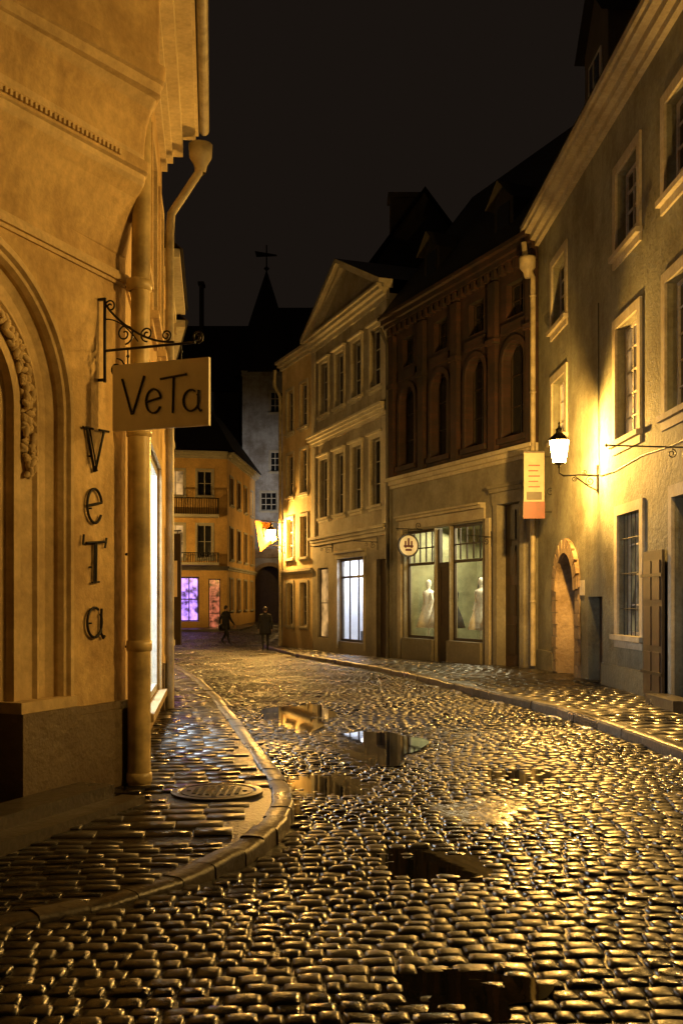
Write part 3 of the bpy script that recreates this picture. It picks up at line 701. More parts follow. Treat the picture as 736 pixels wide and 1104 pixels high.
dp=empty('downpipe'); p=MB('pipe',dp)
bx,by=-1.655,8.36
p.tube([(bx,by,.1),(bx,by,.14),(bx,by,2.98),(bx,by,3.0)],.095,'pipe',16)
p.tube([(bx,by,2.95),(bx+.02,by,5.0),(bx+.02,by,7.9)],.078,'pipe',16)
for z in (.12,1.2,2.95,4.15,): p.lathe((bx,by,z),[(.08,0),(.104,.01),(.107,.05),(.104,.09),(.08,.1)],'pipe',16)
for z in (1.24,2.0,4.2): p.tube([(bx,by,z),(bx-.12,by+.05,z)],.012,'iron',6)
p.done()
dp=empty('downpipe'); p=MB('pipe',dp)
p.tube([WLS.P(6.0,8.05,.55),WLS.P(6.0,7.7,.52),WLS.P(6.0,7.35,.3),WLS.P(6.0,7.1,.14),WLS.P(6.0,6.8,.12),WLS.P(6.0,.1,.12)],.06,'pipe_l',12)
p.lathe(WLS.P(6.0,7.9,.55),[(.07,-.2),(.1,-.08),(.16,.02),(.17,.2),(.14,.2)],'pipe_l',12)
p.tube([WLS.P(-.3,8.4,.6),WLS.P(WLS.L,8.36,.6)],.07,'pipe_l',10)
p.done()

def lefth(name,W_,h,mat):
    e=empty(name); w=MB('walls',e);fr=MB('window_frames',e);gl=MB('window_glass',e);tr=MB('trim',e);rf=MB('roof',e)
    n=int(W_.L//2.4); ops=[]
    for i in range(n):
        c=(i+.5)*W_.L/n
        for z0,z1 in ((1.0,2.6),(4.2,5.9)): ops.append((c-.5,c+.5,z0,z1))
    facade(w,W_,0,W_.L,-.8,h,ops,mat)
    for o in ops: window(fr,gl,W_,*o,2,3); surround(tr,W_,*o,.13,.04,'c_trim')
    cornice(tr,W_,0,W_.L,h-.2,[(.15,.1),(.12,.25)],'c_trim')
    body(w,W_,0,W_.L,-.8,h,7,mat); roof_side(rf,W_,0,W_.L,h+.08,7,3,'roof',.3,mat)
    for o in (w,fr,gl,tr,rf): o.done()
lefth('plastered_house',WL2,6.6,'ochre'); lefth('plastered_house',WL3,6.4,'d_wall')

# ============================================================ HANGING SIGN
sg=empty('hanging_shop_sign'); b=MB('board',sg); ir=MB('bracket',sg); lt=MB('lettering',sg)
S=Wall((-1.80,8.07),(-1.005,7.79),1); 
if S.N.y>0: S.N=-S.N
b.box(S,0,S.L,2.955,3.475,-.015,.015,'sign')
z0=3.075
def letter(mb,strokes,u0,zb,sc,W_,off,r,mat):
    for s_ in strokes: mb.tube([W_.P(u0+x*sc,zb+y*sc,off) for x,y in s_],r,mat,6)
def arc(cx,cy,rx,ry,a0,a1,n=14): return [(cx+rx*math.cos(math.radians(a0+(a1-a0)*i/n)),cy+ry*math.sin(math.radians(a0+(a1-a0)*i/n))) for i in range(n+1)]
GV=[[(0,.98),(.3,0),(.33,.02),(.68,1.02)]]
GE=[[(.0,.32),(.46,.42)]+arc(.24,.34,.23,.32,20,330,18)]
GT=[[(-.02,.9),(.75,.97)],[(.36,.94),(.34,.0)]]
GA=[arc(.24,.3,.23,.28,60,395,18),[(.46,.56),(.44,.1),(.52,.0),(.56,.04)]]
letter(lt,GV,.09,z0,.29,S,.022,.0085,'black'); letter(lt,GE,.30,z0-.005,.29,S,.022,.0085,'black')
letter(lt,GT,.435,z0-.01,.30,S,.022,.0085,'black'); letter(lt,GA,.625,z0-.01,.29,S,.022,.0085,'black')
bz=3.62
ir.tube([S.P(-.08,3.35,-.0),S.P(-.08,4.02,0)],.013,'iron',8)
ir.tube([S.P(-.08,bz-.02,0),S.P(.72,bz-.02,0)],.011,'iron',8)
ir.tube([S.P(-.08,3.98,0)]+[S.P(-.08+.62*t,3.98-.36*math.sin(t*1.57)**.8 if t>0 else 3.98,0) for t in [i/14 for i in range(1,15)]],.009,'iron',8)
ir.tube([S.P(-.08+.3*t,3.85-.2*t*t,0) for t in [i/8 for i in range(9)]],.006,'iron',6)
for cu,cz,r0,a0,tn in ((.1,3.72,.085,-1.5,1.6),(.3,3.70,.06,-1.5,-1.6),(.47,3.675,.045,-1.5,1.5),(.03,3.45,.08,1.57,-1.5),(.74,3.64,.05,-1.5,1.6),(-.03,3.95,.05,3,-1.4)):
    ir.tube(spiral(S.P(cu,cz,0),S.U,Z,r0,.012,a0,tn),.007,'iron',6)
for uu in (.13,.6): 
    ir.tube([S.P(uu,bz-.02,0),S.P(uu,3.47,0)],.006,'iron',6); ir.lathe(S.P(uu,3.54,0),[(.0,-.02),(.016,0),(.0,.02)],'iron',8)
for zz in (3.36,4.0): ir.box(S,-.2,-.08,zz,zz+.02,-.012,.012,'iron')
b.done();ir.done();lt.done()
wl=empty('wrought_iron_wall_letters'); lt=MB('letters',wl)
WM=Wall((WL1.P(1.0,0).x,WL1.P(1.0,0).y),(WL1.P(0,0).x,WL1.P(0,0).y),1); WM.N=WL1.N.copy()
# forged double strokes with short serif bars, as on the facade
for G,zz,sc in ((GV,2.63,.33),(GE,2.22,.42),(GT,1.76,.34),(GA,1.32,.42)):
    letter(lt,G,.44,zz,sc,WM,.024,.0115,'iron')
    lt.tube([WM.P(.5,zz+.12,0),WM.P(.5,zz+.12,.024)],.008,'iron',6)
letter(lt,[GV[0][:2]],.475,2.64,.33,WM,.024,.007,'iron')
letter(lt,[[(.3,.94),(.28,.0)],[(.2,.0),(.48,.02)]],.44,1.76,.34,WM,.024,.008,'iron')
for a,bq in (((.39,2.96),(.52,2.965)),((.60,2.97),(.73,2.975)),((.39,2.05),(.40,2.13)),((.68,2.04),(.70,2.12))): lt.tube([WM.P(a[0],a[1],.024),WM.P(bq[0],bq[1],.024)],.010,'iron',6)
lt.done()
hb=empty('hanging_menu_board'); q=MB('board',hb); HB=Wall((-2.93,17.0),(-2.66,16.95),1)
if HB.N.y>0: HB.N=-HB.N
q.box(HB,0,HB.L,.9,2.75,-.02,.02,'frame_d'); q.box(HB,.08,HB.L-.06,1.7,2.3,.02,.026,'sign'); q.tube([HB.P(-.05,2.8,0),HB.P(HB.L,2.8,0)],.012,'iron',6)
q.tube([HB.P(.05,2.8,0),HB.P(.05,2.7,0)],.008,'iron',6); q.tube([HB.P(.22,2.8,0),HB.P(.22,2.7,0)],.008,'iron',6); q.done()

# ============================================================ STREET LAMPS
def lamp(W_,u_,z,reach,energy,col=WARM,name='street_lamp',r=.07):
    e=empty(name); ir=MB('bracket',e); ln=MB('lantern',e); g=MB('lantern_glass',e)
    c=W_.P(u_,z,reach)
    zb=z-.42
    ir.box(W_,u_-.035,u_+.035,zb-.32,zb+.2,.0,.03,'iron')
    ir.tube([W_.P(u_,zb,.02),W_.P(u_,zb+.02,reach*.5),W_.P(u_,zb,reach-.08),W_.P(u_,zb+.05,reach),W_.P(u_,zb+.16,reach)],.018,'iron',8)
    ir.tube([W_.P(u_,zb-.28,.02),W_.P(u_,zb-.2,reach*.25),W_.P(u_,zb-.04,reach*.55)],.013,'iron',8)
    ir.tube(spiral(W_.P(u_,zb-.1,reach*.22),W_.N,Z,.09,.015,1.57,-1.6),.009,'iron',6)
    ir.tube(spiral(W_.P(u_,zb-.06,reach*.62),W_.N,Z,.055,.012,1.57,1.5),.008,'iron',6)
    ir.tube(spiral(W_.P(u_,zb+.06,reach*.35),W_.N,Z,.05,.012,-1.57,1.5),.008,'iron',6)
    ln.lathe(c+Z*(-.27),[(.0,-.03),(.03,0),(.02,.04),(.06,.06),(.115,.075),(.115,.09),(.0,.09)],'iron',6,0,False)
    rb,rt,h0,h1=.12,.19,-.18,.24
    g.lathe(c,[(rb,h0),(rt,h1)],'lampglass',6,0,False)
    for k_ in range(6):
        a=2*math.pi*k_/6; ln.tube([c+Vector((rb*math.cos(a),rb*math.sin(a),h0)),c+Vector((rt*math.cos(a),rt*math.sin(a),h1))],.007,'iron',6)
    ln.lathe(c,[(.205,.23),(.21,.25),(.16,.3),(.09,.36),(.06,.38),(.06,.42),(.075,.44),(.03,.48),(.015,.53),(.025,.56),(.0,.6)],'iron',6,0,False)
    ir.done();ln.done();g.done()
    pointlight(c,energy,col,e,r)
lamp(WA,uA(19.1),4.4,.74,2900,(1,.56,.15))
lamp(WA,uA(10.3),4.45,.8,240)
lamp(WA,uA(6.8),4.45,.8,800)
lamp(WD,WD.L-.35,4.35,.6,2600,(1,.56,.16))
lamp(WL3,13.0,4.6,.45,240,(1,.72,.38))  # unseen lamp, added to light the brick and pedimented fronts
WH1=Wall((-10.5,44),(-10.5,53),-1); lamp(WH1,6.2,4.6,.6,620)  # lamp added out of view to brighten the yellow corner house front
WH2=Wall((-.4,66),(-.4,58),-1); lamp(WH2,5.5,4.8,.6,600)  # another unseen lamp, added to warm the corner house side and tower gate
fl=empty('floodlight'); q=MB('housing',fl)
q.box(WH2,7.0,7.5,5.8,6.2,.1,.35,'iron'); q.tube([WH2.P(7.25,6,0),WH2.P(7.25,6,.12)],.03,'iron',6); q.done()
l=bpy.data.lights.new('flood','SPOT'); l.energy=1500; l.color=(.95,.93,.9); l.spot_size=math.radians(58); l.spot_blend=1; l.shadow_soft_size=.15
ob=bpy.data.objects.new('flood',l); COL.objects.link(ob); ob.location=(-1.0,58.8,6.0); ob.parent=fl
ob.rotation_euler=(Vector((-4.8,68,8.8))-Vector(ob.location)).to_track_quat('-Z','Y').to_euler()

# ============================================================ RIGHT SIDE SIGNS
rs=empty('round_shop_sign'); q=MB('disc',rs); ir=MB('bracket',rs)
u0=5.44*1.0885; c=WB.P(u0,3.27,.46); 
def disc(mb,c,U,V,Nn,r,mat,off,seg=32):
    mb.face([c+Nn*off+U*(r*math.cos(2*math.pi*k_/seg))+V*(r*math.sin(2*math.pi*k_/seg)) for k_ in range(seg)],mat)
Un=WB.N; Nn=-WB.U
rows=[[c+Nn*o+Un*(r*math.cos(t))+Z*(r*math.sin(t)) for t in [2*math.pi*k_/32 for k_ in range(32)]] for o,r in ((.03,.29),(.035,.34),(-.035,.34),(-.03,.29))]
q.grid(rows,'frame_d',True,False); disc(q,c,Un,Z,Nn,.3,'sign',.025); disc(q,c,Un,Z,Nn,.3,'sign',-.025)
for dx,dz,ww,hh in ((0,.08,.03,.13),(0,-.02,.15,.03),(-.1,.03,.025,.1),(.1,.03,.025,.1),(0,-.13,.1,.03)):
    q.hexa([c+Nn*o+Un*(dx+sx*ww)+Z*(dz+sz*hh) for o in(.026,.034) for sx,sz in((-1,-1),(1,-1),(1,1),(-1,1))],'red')
ir.tube([WB.P(u0,3.75,0),WB.P(u0,3.75,.85)],.015,'iron',6); ir.tube([WB.P(u0,3.75,.46),WB.P(u0,3.6,.46)],.01,'iron',6)
ir.tube(spiral(WB.P(u0,3.86,.12),WB.N,Z,.1,.02,-1.57,1.4),.009,'iron',6); q.done();ir.done()

rs=empty('rectangular_shop_sign'); q=MB('board',rs); ir=MB('bracket',rs)
M['sign2']=plain('faded_sign_board',(.26,.215,.145),.5,0,.05,.3,3)
SR=Wall((4.1,23.0),(4.56,23.0),1)
if SR.N.y>0: SR.N=-SR.N
q.box(SR,0,.46,3.52,5.0,-.03,.03,'sign2'); q.box(SR,-.012,.472,3.5,3.88,-.034,.034,'red'); q.box(SR,.06,.4,3.92,4.1,.03,.036,'frame_d')
for k_ in range(5): q.box(SR,.1,.36-.04*(k_%2),4.2+.12*k_,4.23+.12*k_,.03,.035,'red')
q.box(SR,-.012,.472,4.98,5.02,-.034,.034,'frame_d')
for z in (4.9,3.65): ir.tube([SR.P(.0,z,0),SR.P(.7,z,0)],.014,'iron',6)
ir.tube(spiral(SR.P(.6,4.1,0),SR.U,Z,.1,.02,0,1.4),.01,'iron',6); q.done(); ir.done()

def plain_bracket(W_,u_,z,ln_,name):
    e=empty(name); ir=MB('rod',e)
    ir.tube([W_.P(u_,z,0),W_.P(u_,z+.03,ln_)],.012,'iron',6); ir.tube([W_.P(u_,z-.25,0),W_.P(u_,z+.15,0.01)],.014,'iron',6)
    ir.tube(spiral(W_.P(u_,z-.11,.16),W_.N,Z,.1,.02,1.57,-1.5),.009,'iron',6); ir.tube(spiral(W_.P(u_,z-.08,.4),W_.N,Z,.065,.015,1.57,1.5),.008,'iron',6)
    ir.lathe(W_.P(u_,z+.03,ln_),[(0,-.03),(.03,0),(0,.03)],'iron',8)
    ir.done()
plain_bracket(WA,uA(13.95),3.72,1.3,'sign_bracket')
plain_bracket(WB,2.1,3.3,.7,'sign_bracket'); plain_bracket(WC,.9,3.55,.8,'sign_bracket'); plain_bracket(WC,5.3,3.6,.8,'sign_bracket')

fb=empty('hanging_banner'); q=MB('cloth',fb); ir=MB('pole',fb)
P0=WD.P(WD.L-.2,4.9,0); P1=P0+WD.N*1.25+Z*.1
ir.tube([P0,P1],.02,'iron',6)
rows=[]
for i in range(9):
    t=i/8; rows.append([P0.lerp(P1,.45+.55*s_)+Z*(-.05-(1.25)*t*(.55+.45*s_))+WD.U*(.05*math.sin(5*t+4*s_))+WD.N*(-.25*t) for s_ in [j/8 for j in range(9)]])
q.grid(rows,'flag'); 
q.grid([[Vector(v)-WD.U*.02 for v in r_[3:6]] for r_ in rows[2:6]],'frame_d')
q.done(); ir.done()

# ============================================================ GROUND, ROAD, PAVEMENTS
LKy=[-20,3.9,4.1,4.4,4.9,5.3,5.7,6.1,6.6,7.1,7.6,8.3,10,12.6,17.6,28.8,40,46,53.2,53.6,66,70]
LKx=[-30,-30,-3.5,-2.7,-1.75,-1.22,-.88,-.64,-.46,-.37,-.34,-.40,-.71,-1.21,-2.2,-4.8,-7.3,-8.5,-8.7,-5.3,-4.5,-4.5]
RKy=[-20,0,10.35,14.67,19.2,26,34,43.5,50,60,70]
RKx=[4.0,3.9,3.46,3.05,1.95,.75,-1.17,-3.4,-3.2,-2.8,-2.8]
def XL(y): return np.interp(y,LKy,LKx)
def XR(y): return np.interp(y,RKy,RKx)
def KHl(y): return np.interp(y,[4,5.3,7.0,100],[.015,.03,.11,.11])
def KHr(y): return .11+0*y
puds=[(-.02,9.0,.42,.8,.026),(.68,6.3,.42,.36,.026),(.42,4.2,.24,.18,.022),(.3,11.4,.35,.8,.018),(1.6,9.6,.2,.3,.012),(-.6,14.5,.3,1.0,.015)]
def und(x,y): return gz(y)+.010*np.sin(x*1.7+y*.8)+.008*np.sin(2.6*x-1.6*y+1)+.006*np.sin(4.1*x+3.3*y)
def road_z(x,y):
    z=und(x,y)
    for px,py,a,b_,h in puds: z=z-h*np.exp(-((x-px)/a)**2-((y-py)/b_)**2)
    return z
def fast_mesh(name,V,Fq,mats,parent=None,smooth=True,mi=None):
    me=bpy.data.meshes.new(name); me.vertices.add(len(V)); me.vertices.foreach_set('co',V.astype(np.float32).ravel())
    me.loops.add(Fq.size); me.loops.foreach_set('vertex_index',Fq.astype(np.int32).ravel())
    me.polygons.add(len(Fq)); me.polygons.foreach_set('loop_start',np.arange(0,Fq.size,4,dtype=np.int32))
    try: me.polygons.foreach_set('loop_total',np.full(len(Fq),4,dtype=np.int32))
    except Exception: pass
    me.polygons.foreach_set('use_smooth',np.full(len(Fq),smooth,dtype=bool))
    for m in mats: me.materials.append(m)
    me.update(calc_edges=True); me.validate()
    o=bpy.data.objects.new(name,me); COL.objects.link(o)
    if parent: o.parent=parent
    return o
def sheet(name,x0,x1,nx,ys,zf,mat):
    xs=np.linspace(x0,x1,nx); X,Y=np.meshgrid(xs,ys); V=np.stack([X,Y,zf(X,Y)],-1).reshape(-1,3)
    ny=len(ys); i,j=np.meshgrid(np.arange(ny-1),np.arange(nx-1),indexing='ij'); a=(i*nx+j).ravel()
    Fq=np.stack([a,a+1,a+nx+1,a+nx],-1); return fast_mesh(name,V,Fq,[M[mat]])
sheet('ground',-300,300,3,np.array([-200,20,36,44,58,500.]),lambda X,Y:gz(Y)-.14,'earth')
sheet('road',-14,10,193,np.arange(-3,72,.125),lambda X,Y:road_z(X,Y)-.0115,'mortar')

cl=[]; x,y=1.6,.6; ds=.01
def slope(y): return float(np.interp(y,[0,5,14,22,60],[-.02,-.05,-.17,-.24,-.24]))
while y<66:
    th=math.atan(slope(y)); cl.append((x,y,th)); x+=math.sin(th)*ds; y+=math.cos(th)*ds
cl=np.array(cl)
def rows_of(step,lmin,lmax,wmin,wmax,smax=1e9,rowjit=0,bond=True):
    out=[]; s=0.0; rowi=0
    while s<len(cl):
        cx,cy,th=cl[int(s)]
        st_=step*(1+random.uniform(-rowjit,rowjit))
        w_=wmin-random.random()*lmax if not bond else wmin-(rowi%2)*(lmin+lmax)/4
        while w_<wmax:
            l_=random.uniform(lmin,lmax)
            if rowjit and random.random()<.12: l_*=.7
            # rows wander a little, as hand-laid setts do
            dy=.018*math.sin(w_*1.9+rowi*.05)+.012*math.sin(w_*4.3+rowi*.11) if rowjit else 0
            out.append((cx+math.cos(th)*(w_+l_/2)+math.sin(th)*dy,cy-math.sin(th)*(w_+l_/2)+math.cos(th)*dy,th,l_,st_)); w_+=l_
        s+=st_/ds; rowi+=1
        if cy>smax: break
    return np.array(out)
def stones(name,C,mat,gap,h,tx,zf,zj=.006,tilt=.05,corner=.12,parent=None,rotj=.04,pw_=3.2,ex=.6,side=1.2,vn=.05,skew=.1):
    n=len(tx); gx,gy=np.meshgrid(tx,tx)
    hh=(1-np.abs(gx)**pw_)*(1-np.abs(gy)**pw_); hh=np.clip(hh,0,1)**ex
    edge=(np.maximum(np.abs(gx),np.abs(gy))>=.999)
    k_=1-corner*(np.abs(gx)*np.abs(gy))**2
    gx=gx*k_; gy=gy*k_
    K=len(C); a=(C[:,3]/2-gap)[:,None]; b_=(C[:,4]/2-gap)[:,None]
    a=a*(1+RNG.uniform(-.07,.03,(K,1))); b_=b_*(1+RNG.uniform(-.12,.04,(K,1)))
    lx=gx.ravel()[None]*a; ly=gy.ravel()[None]*b_
    sk=RNG.uniform(-skew,skew,(K,1)); lx=lx*(1+sk*gy.ravel()[None]); sk=RNG.uniform(-skew,skew,(K,1)); ly=ly*(1+sk*gx.ravel()[None])
    th=(C[:,2]+RNG.normal(0,rotj,K))[:,None]
    X=C[:,0:1]+np.cos(th)*lx+np.sin(th)*ly; Y=C[:,1:2]-np.sin(th)*lx+np.cos(th)*ly
    zc=zf(C[:,0],C[:,1])[:,None]+RNG.normal(0,zj,(K,1))
    t1=RNG.normal(0,tilt,(K,1)); t2=RNG.normal(0,tilt,(K,1))
    Zz=zc+h*(hh.ravel()[None])*RNG.uniform(.7,1.2,(K,1))+t1*lx+t2*ly-h*.55
    Zz=Zz-np.where(edge.ravel()[None],h*side,0)
    Zz=Zz+RNG.normal(0,h*vn,Zz.shape)
    V=np.stack([X,Y,Zz],-1).reshape(-1,3)
    i,j=np.meshgrid(np.arange(n-1),np.arange(n-1),indexing='ij'); q=(i*n+j).ravel()
    F0=np.stack([q,q+1,q+n+1,q+n],-1); Fq=(F0[None]+(np.arange(K)*n*n)[:,None,None]).reshape(-1,4)
    return fast_mesh(name,V,Fq,[M[mat]],parent)
random.seed(21)
Cc=rows_of(.11,.09,.19,-9.5,9,1e9,.14,False)
mk=(Cc[:,0]>XL(Cc[:,1])+.02)&(Cc[:,0]<XR(Cc[:,1])-.04)&(Cc[:,1]<66)&(np.abs(Cc[:,0])<.42*Cc[:,1]+3.2)
Cc=Cc[mk]
near=Cc[Cc[:,1]<13]; far=Cc[Cc[:,1]>=13]
stones('cobblestones',near,'cobble',.001,.012,np.array([-1,-.92,-.6,0,.6,.92,1]),road_z,.003,.028,.1,None,.04,4.5,.7,1.1,.11,.08)
stones('cobblestones',far,'cobble',.001,.012,np.array([-1,-.88,0,.88,1]),road_z,.003,.028,.1,None,.04,4.5,.7,1.1,.11,.08)

def strip(name,ys,xa,xb,mat,kh):
    V=[];
    for y in ys:
        a,b_=xa(y),xb(y)
        for t in np.linspace(0,1,9):
            x_=a+(b_-a)*t; V.append((x_,y,und(x_,y)*.35+gz(y)*.65+kh(y)-.006))
    V=np.array(V,dtype=float); n=len(ys); a=np.arange(n-1)*9
    Fq=np.concatenate([np.stack([a+k_,a+k_+1,a+k_+10,a+k_+9],-1) for k_ in range(8)]); return fast_mesh(name,V,Fq,[M[mat]],None,False)
wly=[.18,8.46,14.55,17.5,40,46]; wlx=[-5.1,-1.79,-2.56,-2.93,-8.1,-10]
wry=[-10,6,24.4,31.85,39,42.3,45,68]; wrx=[5.4,5.068,4.7,1.5,-1.1,-2.45,-.3,.2]
XWL=lambda y:np.interp(y,wly,wlx); XWR=lambda y:np.interp(y,wry,wrx)
strip('pavement',np.concatenate([np.arange(4.1,9,.1),np.arange(9,46.1,.4)]),lambda y:XWL(y)-.3,lambda y:XL(y)-.06,'mortar',KHl)
strip('pavement',np.arange(-3,68,.4),lambda y:XR(y)+.06,lambda y:XWR(y)+.3,'mortar',KHr)
random.seed(5)
mh=(-.98,8.05)
FT=np.array([-1,-.96,.0,.96,1])
pvz=lambda x,y:und(x,y)*.35+gz(y)*.65+KHl(y)
Pc=rows_of(.21,.26,.34,-9,6,30)
ml=(Pc[:,0]<XL(Pc[:,1])-.24)&(Pc[:,0]>XWL(Pc[:,1])-.05)&(Pc[:,1]>6.6)&(Pc[:,1]<30)
ml&=((Pc[:,0]-mh[0])**2+(Pc[:,1]-mh[1])**2>.40**2)
stones('pavement_slabs',Pc[ml],'paver',.0015,.006,FT,pvz,.0014,.009,.01,None,.006,16,.8,1.0,.06,.012)
Pc=rows_of(.105,.2,.22,-9,6,8)
ml=(Pc[:,0]<XL(Pc[:,1])-.24)&(Pc[:,0]>XWL(Pc[:,1])-.05)&(Pc[:,1]>4.15)&(Pc[:,1]<6.48)
stones('pavement_bricks',Pc[ml],'paver',.0012,.006,FT,pvz,.0014,.012,.02,None,.006,10,.8,1.0,.06,.012)
Pc=rows_of(.3,.28,.32,-6,9,60)
mr_=(Pc[:,0]>XR(Pc[:,1])+.24)&(Pc[:,0]<XWR(Pc[:,1])+.1)&(Pc[:,1]<60)&(Pc[:,1]>1)
stones('pavement_slabs',Pc[mr_],'paver',.0018,.007,FT,lambda x,y:und(x,y)*.35+gz(y)*.65+.11,.002,.01,.01,None,.004,14,.8,1.1,.05,.01)
def kerb(name,Xf,y0,y1,side,kh,width=.17):
    ys=np.arange(y0,y1,.02); pts=np.stack([Xf(ys),ys],-1); seg=np.hypot(*np.diff(pts,axis=0).T); S_=np.concatenate([[0],np.cumsum(seg)])
    mb=MB(name); s=0; random.seed(9)
    while s<S_[-1]-.3:
        yy=np.interp(s,S_,ys); l_=random.uniform(.24,.34) if yy<9.5 and side<0 else random.uniform(.7,1.0)
        a=Vector((np.interp(s+.004,S_,pts[:,0]),np.interp(s+.004,S_,pts[:,1]),0)); e_=min(s+l_-.004,S_[-1])
        b_=Vector((np.interp(e_,S_,pts[:,0]),np.interp(e_,S_,pts[:,1]),0))
        d=(b_-a).normalized()
        n=Vector((-d.y,d.x,0)) if side<0 else Vector((d.y,-d.x,0))
        rr_=[]
        jz=random.uniform(-.008,.006); jo=random.uniform(-.01,.01)
        for p_ in (a,a.lerp(b_,.33),a.lerp(b_,.66),b_):
            z=float(gz(p_.y))+jz+random.uniform(-.004,.004); H_=float(kh(p_.y))+.01; p_=p_+n*(jo+random.uniform(-.004,.004))
            rr_.append([p_+Z*(z-.1),p_+Z*(z+H_-.03)+n*.004,p_+Z*(z+H_-.01)+n*.012,p_+Z*(z+H_)+n*.035,p_+Z*(z+H_+.003)+n*.09,p_+Z*(z+H_)+n*(width-.015),p_+Z*(z+H_-.012)+n*width,p_+Z*(z-.05)+n*width])
        mb.grid(rr_,'kerb',False,True); mb.face(rr_[0],'kerb'); mb.face(rr_[3][::-1],'kerb')
        s+=l_
    return mb.done()
kerb('kerb',XL,4.15,46,-1,KHl); kerb('kerb',XR,-2,60,1,KHr)
q=MB('pavement')
fp=[(-10.5,53.2),(-8.7,53.2),(-5.3,53.6),(-4.5,66),(-5.6,66),(-6.2,55.2),(-10.5,54.6)]
q.face([(x_,y_,float(gz(y_))+.12) for x_,y_ in fp],'paver')
for i in range(5):
    a,b_=fp[i],fp[i+1]
    q.face([(a[0],a[1],float(gz(a[1]))-.1),(b_[0],b_[1],float(gz(b_[1]))-.1),(b_[0],b_[1],float(gz(b_[1]))+.12),(a[0],a[1],float(gz(a[1]))+.12)],'kerb')
q.done()
KH=.115
e=empty('manhole_cover'); q=MB('cover',e)
q.lathe((mh[0],mh[1],KH),[(.36,-.03),(.36,.004),(.31,.006),(.3,-.004),(.285,-.004),(.28,.004),(.0,.006)],'paver',36,0,False)
for i in range(-4,5):
    for j in range(-4,5):
        if i*i+j*j<17: 
            x_,y_=mh[0]+i*.055,mh[1]+j*.055; q.hexa([(x_-.018,y_-.018,KH),(x_+.018,y_-.018,KH),(x_+.018,y_+.018,KH),(x_-.018,y_+.018,KH),(x_-.016,y_-.016,KH+.010),(x_+.016,y_-.016,KH+.010),(x_+.016,y_+.016,KH+.010),(x_-.016,y_+.016,KH+.010)],'iron')
q.done()
random.seed(2)
for px,py,a,b_,h in puds:
    q=MB('puddle'); lvl=float(und(np.array(px),np.array(py)))-.005
    pts=[]
    for i in range(60):
        t=2*math.pi*i/60; r=1.7*(1+.14*math.sin(3*t+px)+.08*math.sin(5*t+1)+.05*math.sin(9*t+py))
        pts.append((px+a*r*math.cos(t),py+b_*r*math.sin(t),lvl))
    q.face(pts,'water'); q.done()
def blob(name,px,py,a,b_,h,mat='ice'):
    q=MB(name); rows=[]
    ph=[random.uniform(0,6.28) for _ in range(4)]
    for k_,(f,zz) in enumerate(((0.02,1),(.3,.95),(.55,.8),(.75,.5),(.9,.1),(1,-.9))):
        row=[]
        for i in range(48):
            t=2*math.pi*i/48; rad=1+.16*math.sin(2*t+ph[0])+.11*math.sin(3*t+ph[1])+.07*math.sin(5*t+ph[2])+.05*math.sin(9*t+ph[3]); r=f*rad
            x_=px+a*r*math.cos(t); y_=py+b_*r*math.sin(t)
            row.append((x_,y_,float(road_z(np.array(x_),np.array(y_)))+h*zz*random.uniform(.5,1.2)))
        rows.append(row)
    q.grid(rows,mat,True); return q.done()
blob('ice_patch',1.05,7.85,.4,.5,.009)
for i in range(11):
    y_=random.uniform(8.5,22); blob('snow_patch',float(XR(y_))-random.uniform(.03,.12),y_,random.uniform(.03,.09),random.uniform(.08,.25),random.uniform(.015,.03))
